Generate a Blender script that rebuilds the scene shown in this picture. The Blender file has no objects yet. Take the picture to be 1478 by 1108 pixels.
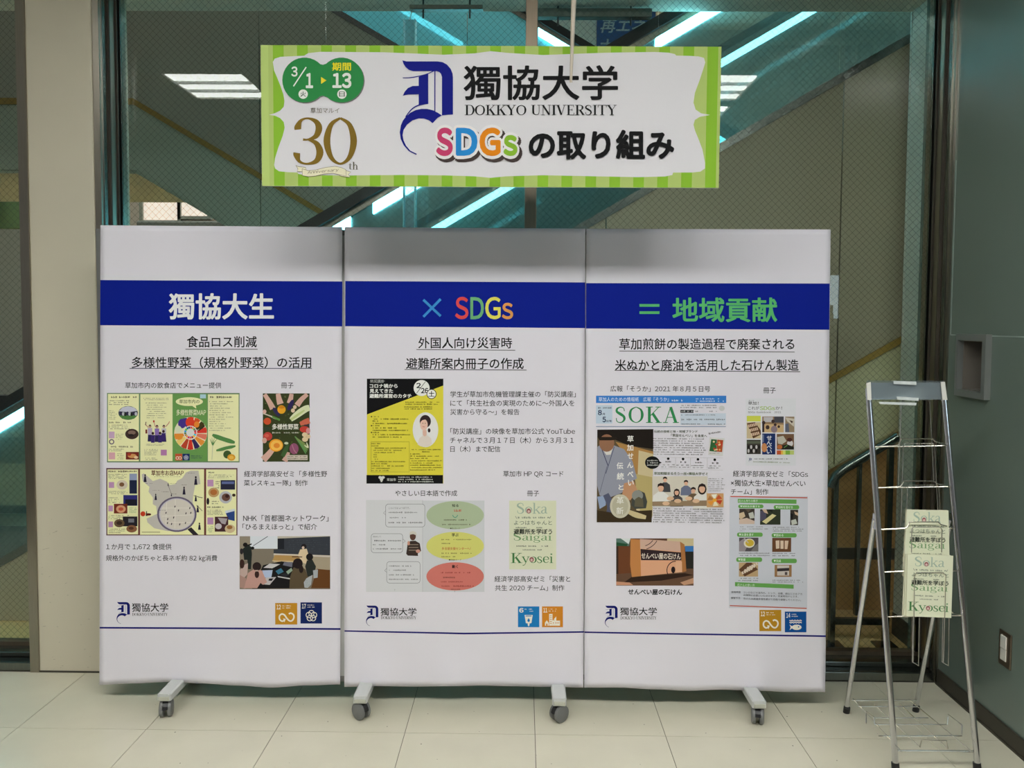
import bpy, bmesh, math, random
from mathutils import Vector, Matrix

sc = bpy.context.scene
COL = sc.collection

# ------------------------------------------------------------------ camera
FPX, CX, CY, W, H = 1130.0, 739.0, 519.0, 1478, 1108
CAM = Vector((0.0, 0.0, 1.42))
YAW, PITCH, ROLL = math.radians(0.72), math.radians(2.74), math.radians(0.36)
cam_data = bpy.data.cameras.new('camera')
cam_data.sensor_width = 36.0
cam_data.lens = FPX / W * 36.0
cam_data.shift_y = -(H / 2 - CY) / W
cam_data.clip_start = 0.02
cam = bpy.data.objects.new('camera', cam_data)
COL.objects.link(cam)
CM = (Matrix.Rotation(YAW, 3, 'Z') @ Matrix.Rotation(math.pi / 2 - PITCH, 3, 'X') @ Matrix.Rotation(ROLL, 3, 'Z'))
cam.matrix_world = Matrix.Translation(CAM) @ CM.to_4x4()
sc.camera = cam


def ray(px, py):
    return CM @ Vector(((px - CX) / FPX, -(py - CY) / FPX, -1.0))


def PY(px, py, y):            # photo point read onto the upright plane Y = y
    d = ray(px, py)
    return CAM + d * (y / d.y)


def PX(px, py, x):            # onto the plane X = x
    d = ray(px, py)
    return CAM + d * (x / d.x)


def PZ(px, py, z=0.0):        # onto the level plane Z = z
    d = ray(px, py)
    return CAM + d * ((z - CAM.z) / d.z)


# ------------------------------------------------------------------ world, exposure
sc.view_settings.view_transform = 'Standard'
sc.view_settings.look = 'None'
sc.view_settings.gamma = 1.0
sc.view_settings.exposure = 0.0
sc.view_settings.use_curve_mapping = False
world = bpy.data.worlds.new('world')
sc.world = world
world.use_nodes = True
world.node_tree.nodes['Background'].inputs[0].default_value = (0.97, 1.0, 0.98, 1)
world.node_tree.nodes['Background'].inputs[1].default_value = 0.16
LAMP = 31.0        # ceiling diffusers
TUBE = 10.0        # cyan escalator tubes


# ------------------------------------------------------------------ materials
def lin(c):
    return tuple((v / 255 / 12.92 if v / 255 <= 0.04045 else ((v / 255 + 0.055) / 1.055) ** 2.4) for v in c)


def mat(name, col, rough=0.5, metal=0.0, emit=0.0, var=0.0, scale=8.0, bump=0.0, spec=0.5, rnd=0.0, stretch=None):
    m = bpy.data.materials.new(name)
    m.use_nodes = True
    nt = m.node_tree
    b = nt.nodes['Principled BSDF']
    c = lin(col)
    b.inputs['Base Color'].default_value = (*c, 1)
    b.inputs['Roughness'].default_value = rough
    b.inputs['Metallic'].default_value = metal
    b.inputs['Specular IOR Level'].default_value = spec
    if emit:
        b.inputs['Emission Color'].default_value = (*c, 1)
        b.inputs['Emission Strength'].default_value = emit
    if var or bump or rnd:
        tc = nt.nodes.new('ShaderNodeTexCoord')
        mp = nt.nodes.new('ShaderNodeMapping')
        if stretch:
            mp.inputs['Scale'].default_value = stretch
        nz = nt.nodes.new('ShaderNodeTexNoise')
        nz.inputs['Scale'].default_value = scale
        nz.inputs['Detail'].default_value = 5
        nt.links.new(tc.outputs['Object'], mp.inputs[0])
        nt.links.new(mp.outputs[0], nz.inputs['Vector'])
        hs = nt.nodes.new('ShaderNodeHueSaturation')
        hs.inputs['Color'].default_value = (*c, 1)
        mr = nt.nodes.new('ShaderNodeMapRange')
        mr.inputs[1].default_value = 0.3
        mr.inputs[2].default_value = 0.7
        mr.inputs[3].default_value = 1 - var
        mr.inputs[4].default_value = 1 + var
        nt.links.new(nz.outputs[0], mr.inputs[0])
        last = mr.outputs[0]
        if rnd:
            oi = nt.nodes.new('ShaderNodeObjectInfo')
            m2 = nt.nodes.new('ShaderNodeMapRange')
            m2.inputs[3].default_value = 1 - rnd
            m2.inputs[4].default_value = 1 + rnd
            nt.links.new(oi.outputs['Random'], m2.inputs[0])
            mu = nt.nodes.new('ShaderNodeMath')
            mu.operation = 'MULTIPLY'
            nt.links.new(last, mu.inputs[0])
            nt.links.new(m2.outputs[0], mu.inputs[1])
            last = mu.outputs[0]
        nt.links.new(last, hs.inputs['Value'])
        nt.links.new(hs.outputs[0], b.inputs['Base Color'])
        if bump:
            bp = nt.nodes.new('ShaderNodeBump')
            bp.inputs['Strength'].default_value = bump
            bp.inputs['Distance'].default_value = 0.002
            nt.links.new(nz.outputs[0], bp.inputs['Height'])
            nt.links.new(bp.outputs[0], b.inputs['Normal'])
    return m


def glassmat(name, tint, refl=0.05, haze=0.0, hazecol=(120, 200, 200), rough=0.0):
    m = bpy.data.materials.new(name)
    m.use_nodes = True
    nt = m.node_tree
    nt.nodes.clear()
    out = nt.nodes.new('ShaderNodeOutputMaterial')
    tr = nt.nodes.new('ShaderNodeBsdfTransparent')
    tr.inputs[0].default_value = (*tint, 1)
    gl = nt.nodes.new('ShaderNodeBsdfGlossy')
    gl.inputs['Roughness'].default_value = rough
    gl.inputs[0].default_value = (1, 1, 1, 1)
    lw = nt.nodes.new('ShaderNodeLayerWeight')
    lw.inputs[0].default_value = 0.5
    pw = nt.nodes.new('ShaderNodeMath')
    pw.operation = 'POWER'
    pw.inputs[1].default_value = 4.0
    nt.links.new(lw.outputs['Facing'], pw.inputs[0])
    ma = nt.nodes.new('ShaderNodeMath')
    ma.operation = 'MULTIPLY_ADD'
    ma.inputs[1].default_value = 0.8
    ma.inputs[2].default_value = refl
    nt.links.new(pw.outputs[0], ma.inputs[0])
    base = tr.outputs[0]
    if haze:
        df = nt.nodes.new('ShaderNodeBsdfDiffuse')
        df.inputs[0].default_value = (*lin(hazecol), 1)
        tl = nt.nodes.new('ShaderNodeBsdfTranslucent')
        tl.inputs[0].default_value = (*lin(hazecol), 1)
        ad = nt.nodes.new('ShaderNodeMixShader')
        nt.links.new(df.outputs[0], ad.inputs[1])
        nt.links.new(tl.outputs[0], ad.inputs[2])
        mh = nt.nodes.new('ShaderNodeMixShader')
        mh.inputs[0].default_value = haze
        nt.links.new(tr.outputs[0], mh.inputs[1])
        nt.links.new(ad.outputs[0], mh.inputs[2])
        base = mh.outputs[0]
    mx = nt.nodes.new('ShaderNodeMixShader')
    nt.links.new(ma.outputs[0], mx.inputs[0])
    nt.links.new(base, mx.inputs[1])
    nt.links.new(gl.outputs[0], mx.inputs[2])
    nt.links.new(mx.outputs[0], out.inputs[0])
    return m


M = {}
M['tile'] = mat('vinyl_tile', (212, 207, 187), 0.24, var=0.035, scale=5, rnd=0.02, bump=0.05)
M['grout'] = mat('tile_joint', (84, 78, 68), 0.8, var=0.1)
M['column'] = mat('column_paint', (206, 198, 177), 0.55, var=0.035, scale=2.2, bump=0.12)
M['darkwall'] = mat('dark_green_panel', (110, 124, 116), 0.24, var=0.02, scale=3, spec=0.9)
M['skirt'] = mat('skirting_vinyl', (60, 55, 46), 0.5, var=0.08)
M['steel'] = mat('brushed_steel', (165, 158, 146), 0.28, 1.0, var=0.05, scale=40, stretch=(8, 8, 0.4))
M['steeldark'] = mat('dark_steel', (125, 128, 124), 0.25, 1.0, var=0.06, scale=30, stretch=(8, 8, 0.4))
M['bronze'] = mat('bronze_mullion', (138, 124, 108), 0.35, 0.9, var=0.04, scale=20, stretch=(8, 8, 0.4))
M['chrome'] = mat('chrome', (205, 205, 208), 0.16, 1.0, var=0.02)
M['wire'] = mat('nickel_wire', (222, 218, 208), 0.25, 1.0, var=0.02)
M['rubber'] = mat('black_rubber', (22, 22, 22), 0.6, var=0.1)
M['rail'] = mat('black_handrail', (24, 24, 26), 0.45, var=0.05)
M['legpaint'] = mat('grey_paint', (196, 198, 196), 0.4, var=0.02)
M['caster'] = mat('grey_caster', (112, 113, 112), 0.45, var=0.04)
M['boardframe'] = mat('board_frame', (130, 130, 128), 0.4, 0.6, var=0.03)
M['boardface'] = mat('board_face', (190, 190, 188), 0.6, var=0.02)
M['cladA'] = mat('near_cladding', (186, 176, 152), 0.55, var=0.02, scale=3)
M['cladAlow'] = mat('near_soffit_cladding', (226, 222, 182), 0.5, var=0.02, scale=3)
M['cladB'] = mat('far_cladding', (184, 182, 168), 0.55, var=0.02, scale=3)
M['cladBlow'] = mat('far_soffit_cladding', (190, 200, 184), 0.5, var=0.02, scale=3)
M['olive'] = mat('olive_trim', (178, 146, 74), 0.5, var=0.05)
M['sofit'] = mat('hall_soffit', (225, 216, 200), 0.7, var=0.02)
M['hallwall'] = mat('hall_side_wall', (226, 226, 216), 0.45, var=0.02)
M['brown'] = mat('brown_panel', (188, 150, 98), 0.5, var=0.06, scale=3)
M['hallfloor'] = mat('tan_floor', (220, 186, 128), 0.45, var=0.06, scale=4)
M['ceiling'] = mat('ceiling_board', (190, 190, 182), 0.9, var=0.02, bump=0.1)
M['lamp'] = mat('lamp_diffuser', (246, 247, 243), 0.5, emit=LAMP, var=0.0)
M['louver'] = mat('lamp_louver', (225, 228, 225), 0.4, 0.3, var=0.02)
M['tube'] = mat('cyan_tube', (130, 230, 248), 0.4, emit=TUBE)
M['tubecap'] = mat('tube_cap', (150, 215, 225), 0.4, 0.2, var=0.02)
M['glass'] = glassmat('wired_glass', (0.92, 0.95, 0.93), 0.015)
M['netwire'] = mat('glass_net_wire', (62, 66, 62), 0.5, 0.5, var=0.02)
M['bal'] = glassmat('balustrade_glass', (0.72, 0.82, 0.82), 0.05, 0.2, (150, 185, 182))
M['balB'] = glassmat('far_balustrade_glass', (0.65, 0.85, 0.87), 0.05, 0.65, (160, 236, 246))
M['acryl'] = glassmat('clear_acrylic', (0.88, 0.92, 0.93), 0.06, 0.15, (190, 200, 205), 0.05)
M['tape'] = mat('clear_tape', (205, 210, 208), 0.3, var=0.1, scale=60)
M['white'] = mat('white_plastic', (222, 220, 212), 0.4, var=0.02)
M['rod'] = mat('cream_rod', (200, 188, 172), 0.4, var=0.03)
M['leather'] = mat('brown_leather', (92, 74, 60), 0.5, var=0.1)
M['shopwall'] = mat('shop_wall', (205, 190, 180), 0.7, var=0.04)
M['shoplit'] = mat('lit_shop_panel', (235, 215, 205), 0.5, emit=0.9)
M['caselit'] = mat('lit_case_back', (205, 228, 240), 0.5, emit=8.0)
M['signlit'] = mat('sign_blue', (30, 70, 120), 0.5, emit=0.12, var=0.02)
M['winlit'] = mat('bright_window', (215, 230, 235), 0.5, emit=1.3)
M['mall'] = mat('mall_wall', (150, 152, 142), 0.7, var=0.03)
M['green'] = mat('green_display', (95, 120, 75), 0.7, var=0.2, scale=2)


def printmat(name, rough=0.6):
    m = bpy.data.materials.new(name)
    m.use_nodes = True
    nt = m.node_tree
    b = nt.nodes['Principled BSDF']
    b.inputs['Roughness'].default_value = rough
    b.inputs['Specular IOR Level'].default_value = 0.12
    a = nt.nodes.new('ShaderNodeAttribute')
    a.attribute_name = 'ink'
    nz = nt.nodes.new('ShaderNodeTexNoise')
    nz.inputs['Scale'].default_value = 900
    mr = nt.nodes.new('ShaderNodeMapRange')
    mr.inputs[3].default_value = 0.96
    mr.inputs[4].default_value = 1.04
    nt.links.new(nz.outputs[0], mr.inputs[0])
    hs = nt.nodes.new('ShaderNodeHueSaturation')
    nt.links.new(a.outputs['Color'], hs.inputs['Color'])
    nt.links.new(mr.outputs[0], hs.inputs['Value'])
    nt.links.new(hs.outputs[0], b.inputs['Base Color'])
    return m


M['print'] = printmat('printed_ink')
M['paper'] = mat('matt_poster_paper', (229, 225, 234), 0.5, var=0.01, scale=3, spec=0.3)
M['bookpaper'] = mat('cream_booklet_paper', (222, 224, 196), 0.5, var=0.01)
M['pages'] = mat('booklet_pages', (214, 208, 180), 0.7, var=0.03, scale=200)
M['bannercard'] = mat('banner_card', (225, 222, 224), 0.55, var=0.01)

# ------------------------------------------------------------------ object helpers
ORG = {}


def props(o, label=None, cat=None, group=None, kind=None):
    if label:
        o['label'] = label
    if cat:
        o['category'] = cat
    if group:
        o['group'] = group
    if kind:
        o['kind'] = kind
    return o


def root(name, loc, label=None, cat=None, group=None, kind=None):
    o = bpy.data.objects.new(name, None)
    o.empty_display_size = 0.05
    COL.objects.link(o)
    o.location = loc
    ORG[o.name] = Vector(loc)
    return props(o, label, cat, group, kind)


def origin(parent):
    return ORG[parent.name] if parent else Vector((0, 0, 0))


def link(name, me, m, parent, org=None):
    o = bpy.data.objects.new(name, me)
    COL.objects.link(o)
    if m and not me.materials:
        me.materials.append(m)
    if parent:
        o.parent = parent
        ORG[o.name] = ORG[parent.name]
    else:
        ORG[o.name] = org or Vector((0, 0, 0))
    return o


class MB:
    """collects shapes in world coordinates, then links them as one mesh"""

    def __init__(self):
        self.v, self.f = [], []

    def add(self, vs, fs):
        n = len(self.v)
        self.v += [Vector(p) for p in vs]
        self.f += [tuple(i + n for i in f) for f in fs]
        return self

    def box(self, x0, x1, y0, y1, z0, z1, bev=0.0):
        if x1 < x0: x0, x1 = x1, x0
        if y1 < y0: y0, y1 = y1, y0
        if z1 < z0: z0, z1 = z1, z0
        if bev <= 0:
            vs = [(x, y, z) for x in (x0, x1) for y in (y0, y1) for z in (z0, z1)]
            return self.add(vs, [(0, 1, 3, 2), (4, 6, 7, 5), (0, 4, 5, 1), (2, 3, 7, 6), (0, 2, 6, 4), (1, 5, 7, 3)])
        bm = bmesh.new()
        bmesh.ops.create_cube(bm, size=1)
        for v in bm.verts:
            v.co = Vector(((x0 + x1) / 2 + v.co.x * (x1 - x0), (y0 + y1) / 2 + v.co.y * (y1 - y0), (z0 + z1) / 2 + v.co.z * (z1 - z0)))
        bmesh.ops.bevel(bm, geom=bm.edges[:], offset=bev, segments=2, affect='EDGES', profile=0.5)
        bm.verts.index_update()
        self.add([v.co.copy() for v in bm.verts], [[v.index for v in f.verts] for f in bm.faces])
        bm.free()
        return self

    def tube(self, pts, r, seg=8, cap=True):
        pts = [Vector(p) for p in pts]
        rings = []
        up = None
        for i, p in enumerate(pts):
            if i == 0:
                t = pts[1] - p
            elif i == len(pts) - 1:
                t = p - pts[-2]
            else:
                t = (pts[i + 1] - p).normalized() + (p - pts[i - 1]).normalized()
            t.normalize()
            a = Vector((0, 0, 1)) if abs(t.z) < 0.9 else Vector((0, 1, 0))
            u = t.cross(a).normalized() if up is None else (up - t * up.dot(t)).normalized()
            up = u
            w = t.cross(u)
            rr = r[i] if isinstance(r, (list, tuple)) else r
            k = 1.0
            if 0 < i < len(pts) - 1:
                c = (pts[i + 1] - p).normalized().dot(t)
                k = 1 / max(c, 0.5)
            rings.append([p + (u * math.cos(2 * math.pi * j / seg) + w * math.sin(2 * math.pi * j / seg)) * rr * (k if False else 1) for j in range(seg)])
        vs = [v for rg in rings for v in rg]
        fs = []
        for i in range(len(rings) - 1):
            for j in range(seg):
                a, b = i * seg + j, i * seg + (j + 1) % seg
                fs.append((a, b, b + seg, a + seg))
        if cap:
            fs.append(tuple(range(seg - 1, -1, -1)))
            fs.append(tuple((len(rings) - 1) * seg + j for j in range(seg)))
        return self.add(vs, fs)

    def prism(self, poly, vec):
        """extrude a planar outline (list of 3-D points) along vec"""
        n = len(poly)
        vec = Vector(vec)
        vs = [Vector(p) for p in poly] + [Vector(p) + vec for p in poly]
        fs = [tuple(range(n - 1, -1, -1)), tuple(range(n, 2 * n))]
        fs += [(i, (i + 1) % n, (i + 1) % n + n, i + n) for i in range(n)]
        return self.add(vs, fs)

    def build(self, name, m, parent=None, smooth=False, org=None):
        me = bpy.data.meshes.new(name)
        o0 = origin(parent) if parent else (org or Vector((0, 0, 0)))
        me.from_pydata([v - o0 for v in self.v], [], self.f)
        me.validate()
        bm = bmesh.new()
        bm.from_mesh(me)
        bmesh.ops.recalc_face_normals(bm, faces=bm.faces[:])
        bm.to_mesh(me)
        bm.free()
        if smooth:
            me.polygons.foreach_set('use_smooth', [True] * len(me.polygons))
            try:
                me.set_sharp_from_angle(angle=math.radians(40))
            except Exception:
                pass
        o = link(name, me, m, parent)
        if not parent:
            o.location = o0
            ORG[o.name] = o0
        return o


# ------------------------------------------------------------------ lettering
TCACHE = {}


def glyph_mesh(s, res):
    c = bpy.data.curves.new('t', 'FONT')
    c.body = s
    c.resolution_u = res
    o = bpy.data.objects.new('t', c)
    me = o.to_mesh()
    vs = [(v.co.x, v.co.y) for v in me.vertices]
    fs = [tuple(p.vertices) for p in me.polygons]
    o.to_mesh_clear()
    bpy.data.objects.remove(o)
    bpy.data.curves.remove(c)
    return vs, fs


def glyphs(s, res=2):
    """outline of a line of text; Latin letters and digits use the full-width glyphs, set close"""
    k = (s, res)
    if k not in TCACHE:
        vs, fs, pen, run = [], [], 0.0, ''
        def put(v, f, dx):
            n = len(vs)
            vs.extend((x + dx, y) for x, y in v)
            fs.extend(tuple(q + n for q in g) for g in f)
        for ch in s + '\0':
            if ord(ch) > 127:
                run += ch
                continue
            if run:
                v, f = glyph_mesh(run, res)
                put(v, f, pen)
                pen += float(len(run))
                run = ''
            if ch == '\0':
                break
            if ch == ' ':
                pen += 0.28
                continue
            kk = ('ascii', ch, res)
            if kk not in TCACHE:
                v, f = glyph_mesh(chr(ord(ch) + 0xFEE0), res)
                lo = min(p[0] for p in v)
                TCACHE[kk] = ([(x - lo, y) for x, y in v], f, max(p[0] for p in v) - lo)
            v, f, w = TCACHE[kk]
            put(v, f, pen + 0.04)
            pen += w + 0.09
        xs = [v[0] for v in vs]; ys = [v[1] for v in vs]
        TCACHE[k] = (vs, fs, (min(xs), max(xs), min(ys), max(ys)))
    return TCACHE[k]


def smooth_pts(pts, n=5):
    out = []
    P = [pts[0]] + list(pts) + [pts[-1]]
    for i in range(1, len(P) - 2):
        p0, p1, p2, p3 = P[i - 1], P[i], P[i + 1], P[i + 2]
        for j in range(n):
            t = j / n
            out.append(tuple(0.5 * ((2 * b) + (-a + c) * t + (2 * a - 5 * b + 4 * c - d) * t * t + (-a + 3 * b - 3 * c + d) * t ** 3)
                             for a, b, c, d in zip(p0, p1, p2, p3)))
    out.append(tuple(pts[-1]))
    return out


# serif letters: unit box, y up, cap height 1, x height 0.66; strokes are (points with widths)
T1, T2 = 0.15, 0.045      # thick, thin


def S_(x, y, w=0.26):      # slab serif
    return [(x - w / 2, y, T2), (x + w / 2, y, T2)]


SERIF = {
    'D': (0.82, [[(0.2, 0, T1), (0.2, 1, T1)], [(0.02, 0.02, T2), (0.4, 0.02, T2), (0.62, 0.12, 0.09), (0.74, 0.5, T1), (0.62, 0.88, 0.09), (0.4, 0.98, T2), (0.02, 0.98, T2)]]),
    'O': (0.86, [[(0.43, 0.98, T2), (0.18, 0.82, 0.1), (0.1, 0.5, T1), (0.18, 0.18, 0.1), (0.43, 0.02, T2), (0.68, 0.18, 0.1), (0.76, 0.5, T1), (0.68, 0.82, 0.1), (0.43, 0.98, T2)]]),
    'K': (0.84, [[(0.2, 0, T1), (0.2, 1, T1)], S_(0.2, 0.02, 0.36), S_(0.2, 0.98, 0.36), [(0.7, 0.97, T2), (0.24, 0.42, T2)], [(0.38, 0.58, T1), (0.7, 0.02, T1)], S_(0.68, 0.98, 0.3), S_(0.7, 0.02, 0.34)]),
    'Y': (0.78, [[(0.12, 0.98, T1), (0.4, 0.48, T1)], [(0.68, 0.98, T2), (0.4, 0.46, T2)], [(0.4, 0.5, T1), (0.4, 0, T1)], S_(0.13, 0.98, 0.3), S_(0.66, 0.98, 0.26), S_(0.4, 0.02, 0.34)]),
    'U': (0.8, [[(0.18, 1, T1), (0.18, 0.3, T1), (0.26, 0.1, 0.09), (0.44, 0.03, T2), (0.6, 0.12, T2), (0.65, 0.35, T2), (0.65, 1, T2)], S_(0.18, 0.98, 0.34), S_(0.65, 0.98, 0.26)]),
    'N': (0.84, [[(0.17, 0, T2), (0.17, 1, T2)], [(0.15, 0.98, T1), (0.66, 0.04, T1)], [(0.68, 0, T2), (0.68, 1, T2)], S_(0.15, 0.98, 0.28), S_(0.17, 0.02, 0.28), S_(0.68, 0.98, 0.28)]),
    'I': (0.4, [[(0.2, 0, T1), (0.2, 1, T1)], S_(0.2, 0.02, 0.34), S_(0.2, 0.98, 0.34)]),
    'V': (0.78, [[(0.12, 0.98, T1), (0.4, 0.03, T1)], [(0.4, 0.02, T2), (0.66, 0.98, T2)], S_(0.13, 0.98, 0.3), S_(0.66, 0.98, 0.26)]),
    'E': (0.7, [[(0.2, 0, T1), (0.2, 1, T1)], [(0.04, 0.98, T2), (0.6, 0.98, T2)], [(0.04, 0.02, T2), (0.62, 0.02, T2)], [(0.2, 0.52, T2), (0.48, 0.52, T2)], [(0.6, 1, T2), (0.6, 0.78, T2)], [(0.63, 0, T2), (0.63, 0.24, T2)], [(0.48, 0.64, T2), (0.48, 0.4, T2)]]),
    'R': (0.8, [[(0.2, 0, T1), (0.2, 1, T1)], [(0.02, 0.98, T2), (0.4, 0.98, T2), (0.58, 0.9, 0.09), (0.62, 0.74, T1), (0.56, 0.57, 0.09), (0.4, 0.5, T2), (0.2, 0.5, T2)], [(0.42, 0.5, T1), (0.68, 0.03, T1)], S_(0.2, 0.02, 0.36), S_(0.7, 0.02, 0.2)]),
    'S': (0.62, [[(0.5, 0.72, T2), (0.46, 0.9, T2), (0.3, 0.97, 0.06), (0.12, 0.88, 0.1), (0.1, 0.7, 0.13), (0.28, 0.55, T1 + 0.02), (0.46, 0.4, 0.14), (0.5, 0.22, 0.12), (0.4, 0.06, 0.08), (0.24, 0.02, 0.05), (0.1, 0.1, T2), (0.07, 0.3, T2)]]),
    'T': (0.76, [[(0.38, 0, T1), (0.38, 1, T1)], [(0.05, 0.98, T2), (0.71, 0.98, T2)], [(0.05, 1, T2), (0.05, 0.76, T2)], [(0.71, 1, T2), (0.71, 0.76, T2)], S_(0.38, 0.02, 0.34)]),
    'A': (0.84, [[(0.14, 0.02, T2), (0.42, 0.98, T2)], [(0.42, 0.98, T1), (0.7, 0.02, T1)], [(0.22, 0.34, T2), (0.6, 0.34, T2)], S_(0.14, 0.02, 0.26), S_(0.7, 0.02, 0.32)]),
    'o': (0.56, [[(0.28, 0.64, T2), (0.11, 0.52, 0.09), (0.07, 0.33, 0.11), (0.11, 0.14, 0.09), (0.28, 0.02, T2), (0.45, 0.14, 0.09), (0.49, 0.33, 0.11), (0.45, 0.52, 0.09), (0.28, 0.64, T2)]]),
    'k': (0.6, [[(0.14, 0, 0.1), (0.14, 1, 0.1)], S_(0.14, 0.02, 0.26), S_(0.1, 0.98, 0.14), [(0.5, 0.62, T2), (0.18, 0.28, T2)], [(0.26, 0.4, 0.1), (0.52, 0.03, 0.1)], S_(0.48, 0.63, 0.22), S_(0.52, 0.02, 0.2)]),
    'a': (0.52, [[(0.1, 0.5, 0.07), (0.14, 0.6, 0.05), (0.26, 0.64, 0.05), (0.37, 0.56, 0.09), (0.38, 0.4, 0.1), (0.38, 0.1, 0.1), (0.5, 0.04, T2)], [(0.38, 0.38, T2), (0.18, 0.32, 0.06), (0.08, 0.18, 0.1), (0.13, 0.05, 0.08), (0.24, 0.04, 0.05), (0.38, 0.14, T2)]]),
    'i': (0.3, [[(0.15, 0, 0.1), (0.15, 0.64, 0.1)], S_(0.15, 0.02, 0.26), S_(0.1, 0.63, 0.14), [(0.09, 0.88, 0.12), (0.21, 0.88, 0.12)]]),
    'g': (0.54, [[(0.24, 0.64, T2), (0.1, 0.52, 0.08), (0.1, 0.36, 0.09), (0.24, 0.24, T2), (0.38, 0.36, 0.09), (0.38, 0.52, 0.08), (0.24, 0.64, T2)], [(0.36, 0.6, T2), (0.52, 0.64, 0.06)], [(0.16, 0.26, T2), (0.08, 0.14, 0.07), (0.2, 0.06, 0.09), (0.4, 0.02, 0.09), (0.47, -0.12, 0.08), (0.34, -0.24, 0.05), (0.14, -0.24, 0.05), (0.05, -0.12, 0.06), (0.14, 0.02, T2)]]),
    'y': (0.56, [[(0.08, 0.62, 0.1), (0.3, 0.08, 0.1)], [(0.5, 0.62, T2), (0.3, 0.06, T2), (0.2, -0.18, T2), (0.06, -0.24, 0.08)], S_(0.1, 0.63, 0.24), S_(0.48, 0.63, 0.2)]),
    's': (0.44, [[(0.36, 0.48, T2), (0.32, 0.6, T2), (0.2, 0.64, 0.05), (0.09, 0.55, 0.08), (0.12, 0.41, 0.09), (0.3, 0.28, 0.1), (0.36, 0.15, 0.09), (0.27, 0.03, 0.06), (0.15, 0.02, 0.05), (0.06, 0.1, T2), (0.05, 0.2, T2)]]),
    'e': (0.5, [[(0.1, 0.36, T2), (0.44, 0.36, T2), (0.4, 0.55, 0.08), (0.26, 0.64, T2), (0.11, 0.54, 0.08), (0.07, 0.33, 0.11), (0.12, 0.12, 0.09), (0.27, 0.03, 0.05), (0.44, 0.14, T2)]]),
    't': (0.36, [[(0.15, 0.85, T2), (0.15, 0.6, 0.09), (0.15, 0.15, 0.1), (0.2, 0.04, 0.06), (0.33, 0.06, T2)], [(0.02, 0.62, T2), (0.32, 0.62, T2)]]),
    'h': (0.6, [[(0.14, 0, 0.1), (0.14, 1, 0.1)], S_(0.14, 0.02, 0.24), S_(0.1, 0.98, 0.14), [(0.16, 0.5, T2), (0.3, 0.63, 0.06), (0.43, 0.52, 0.09), (0.44, 0.3, 0.1), (0.44, 0, 0.1)], S_(0.44, 0.02, 0.24)]),
    '3': (0.62, [[(0.1, 0.74, 0.13), (0.1, 0.8, 0.13), (0.16, 0.93, 0.06), (0.3, 0.975, 0.04), (0.46, 0.9, 0.1), (0.51, 0.76, 0.13), (0.45, 0.6, 0.1), (0.3, 0.53, 0.04), (0.2, 0.53, 0.05)],
                 [(0.3, 0.53, 0.04), (0.46, 0.45, 0.1), (0.53, 0.26, 0.14), (0.46, 0.08, 0.1), (0.28, 0.02, 0.04), (0.13, 0.07, 0.06), (0.08, 0.2, 0.13), (0.08, 0.25, 0.13)]]),
    '0': (0.7, [[(0.33, 0.98, T2), (0.15, 0.84, 0.09), (0.07, 0.5, 0.13), (0.15, 0.16, 0.09), (0.33, 0.02, T2), (0.51, 0.16, 0.09), (0.59, 0.5, 0.13), (0.51, 0.84, 0.09), (0.33, 0.98, T2)]]),
    ' ': (0.35, []),
}


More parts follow.
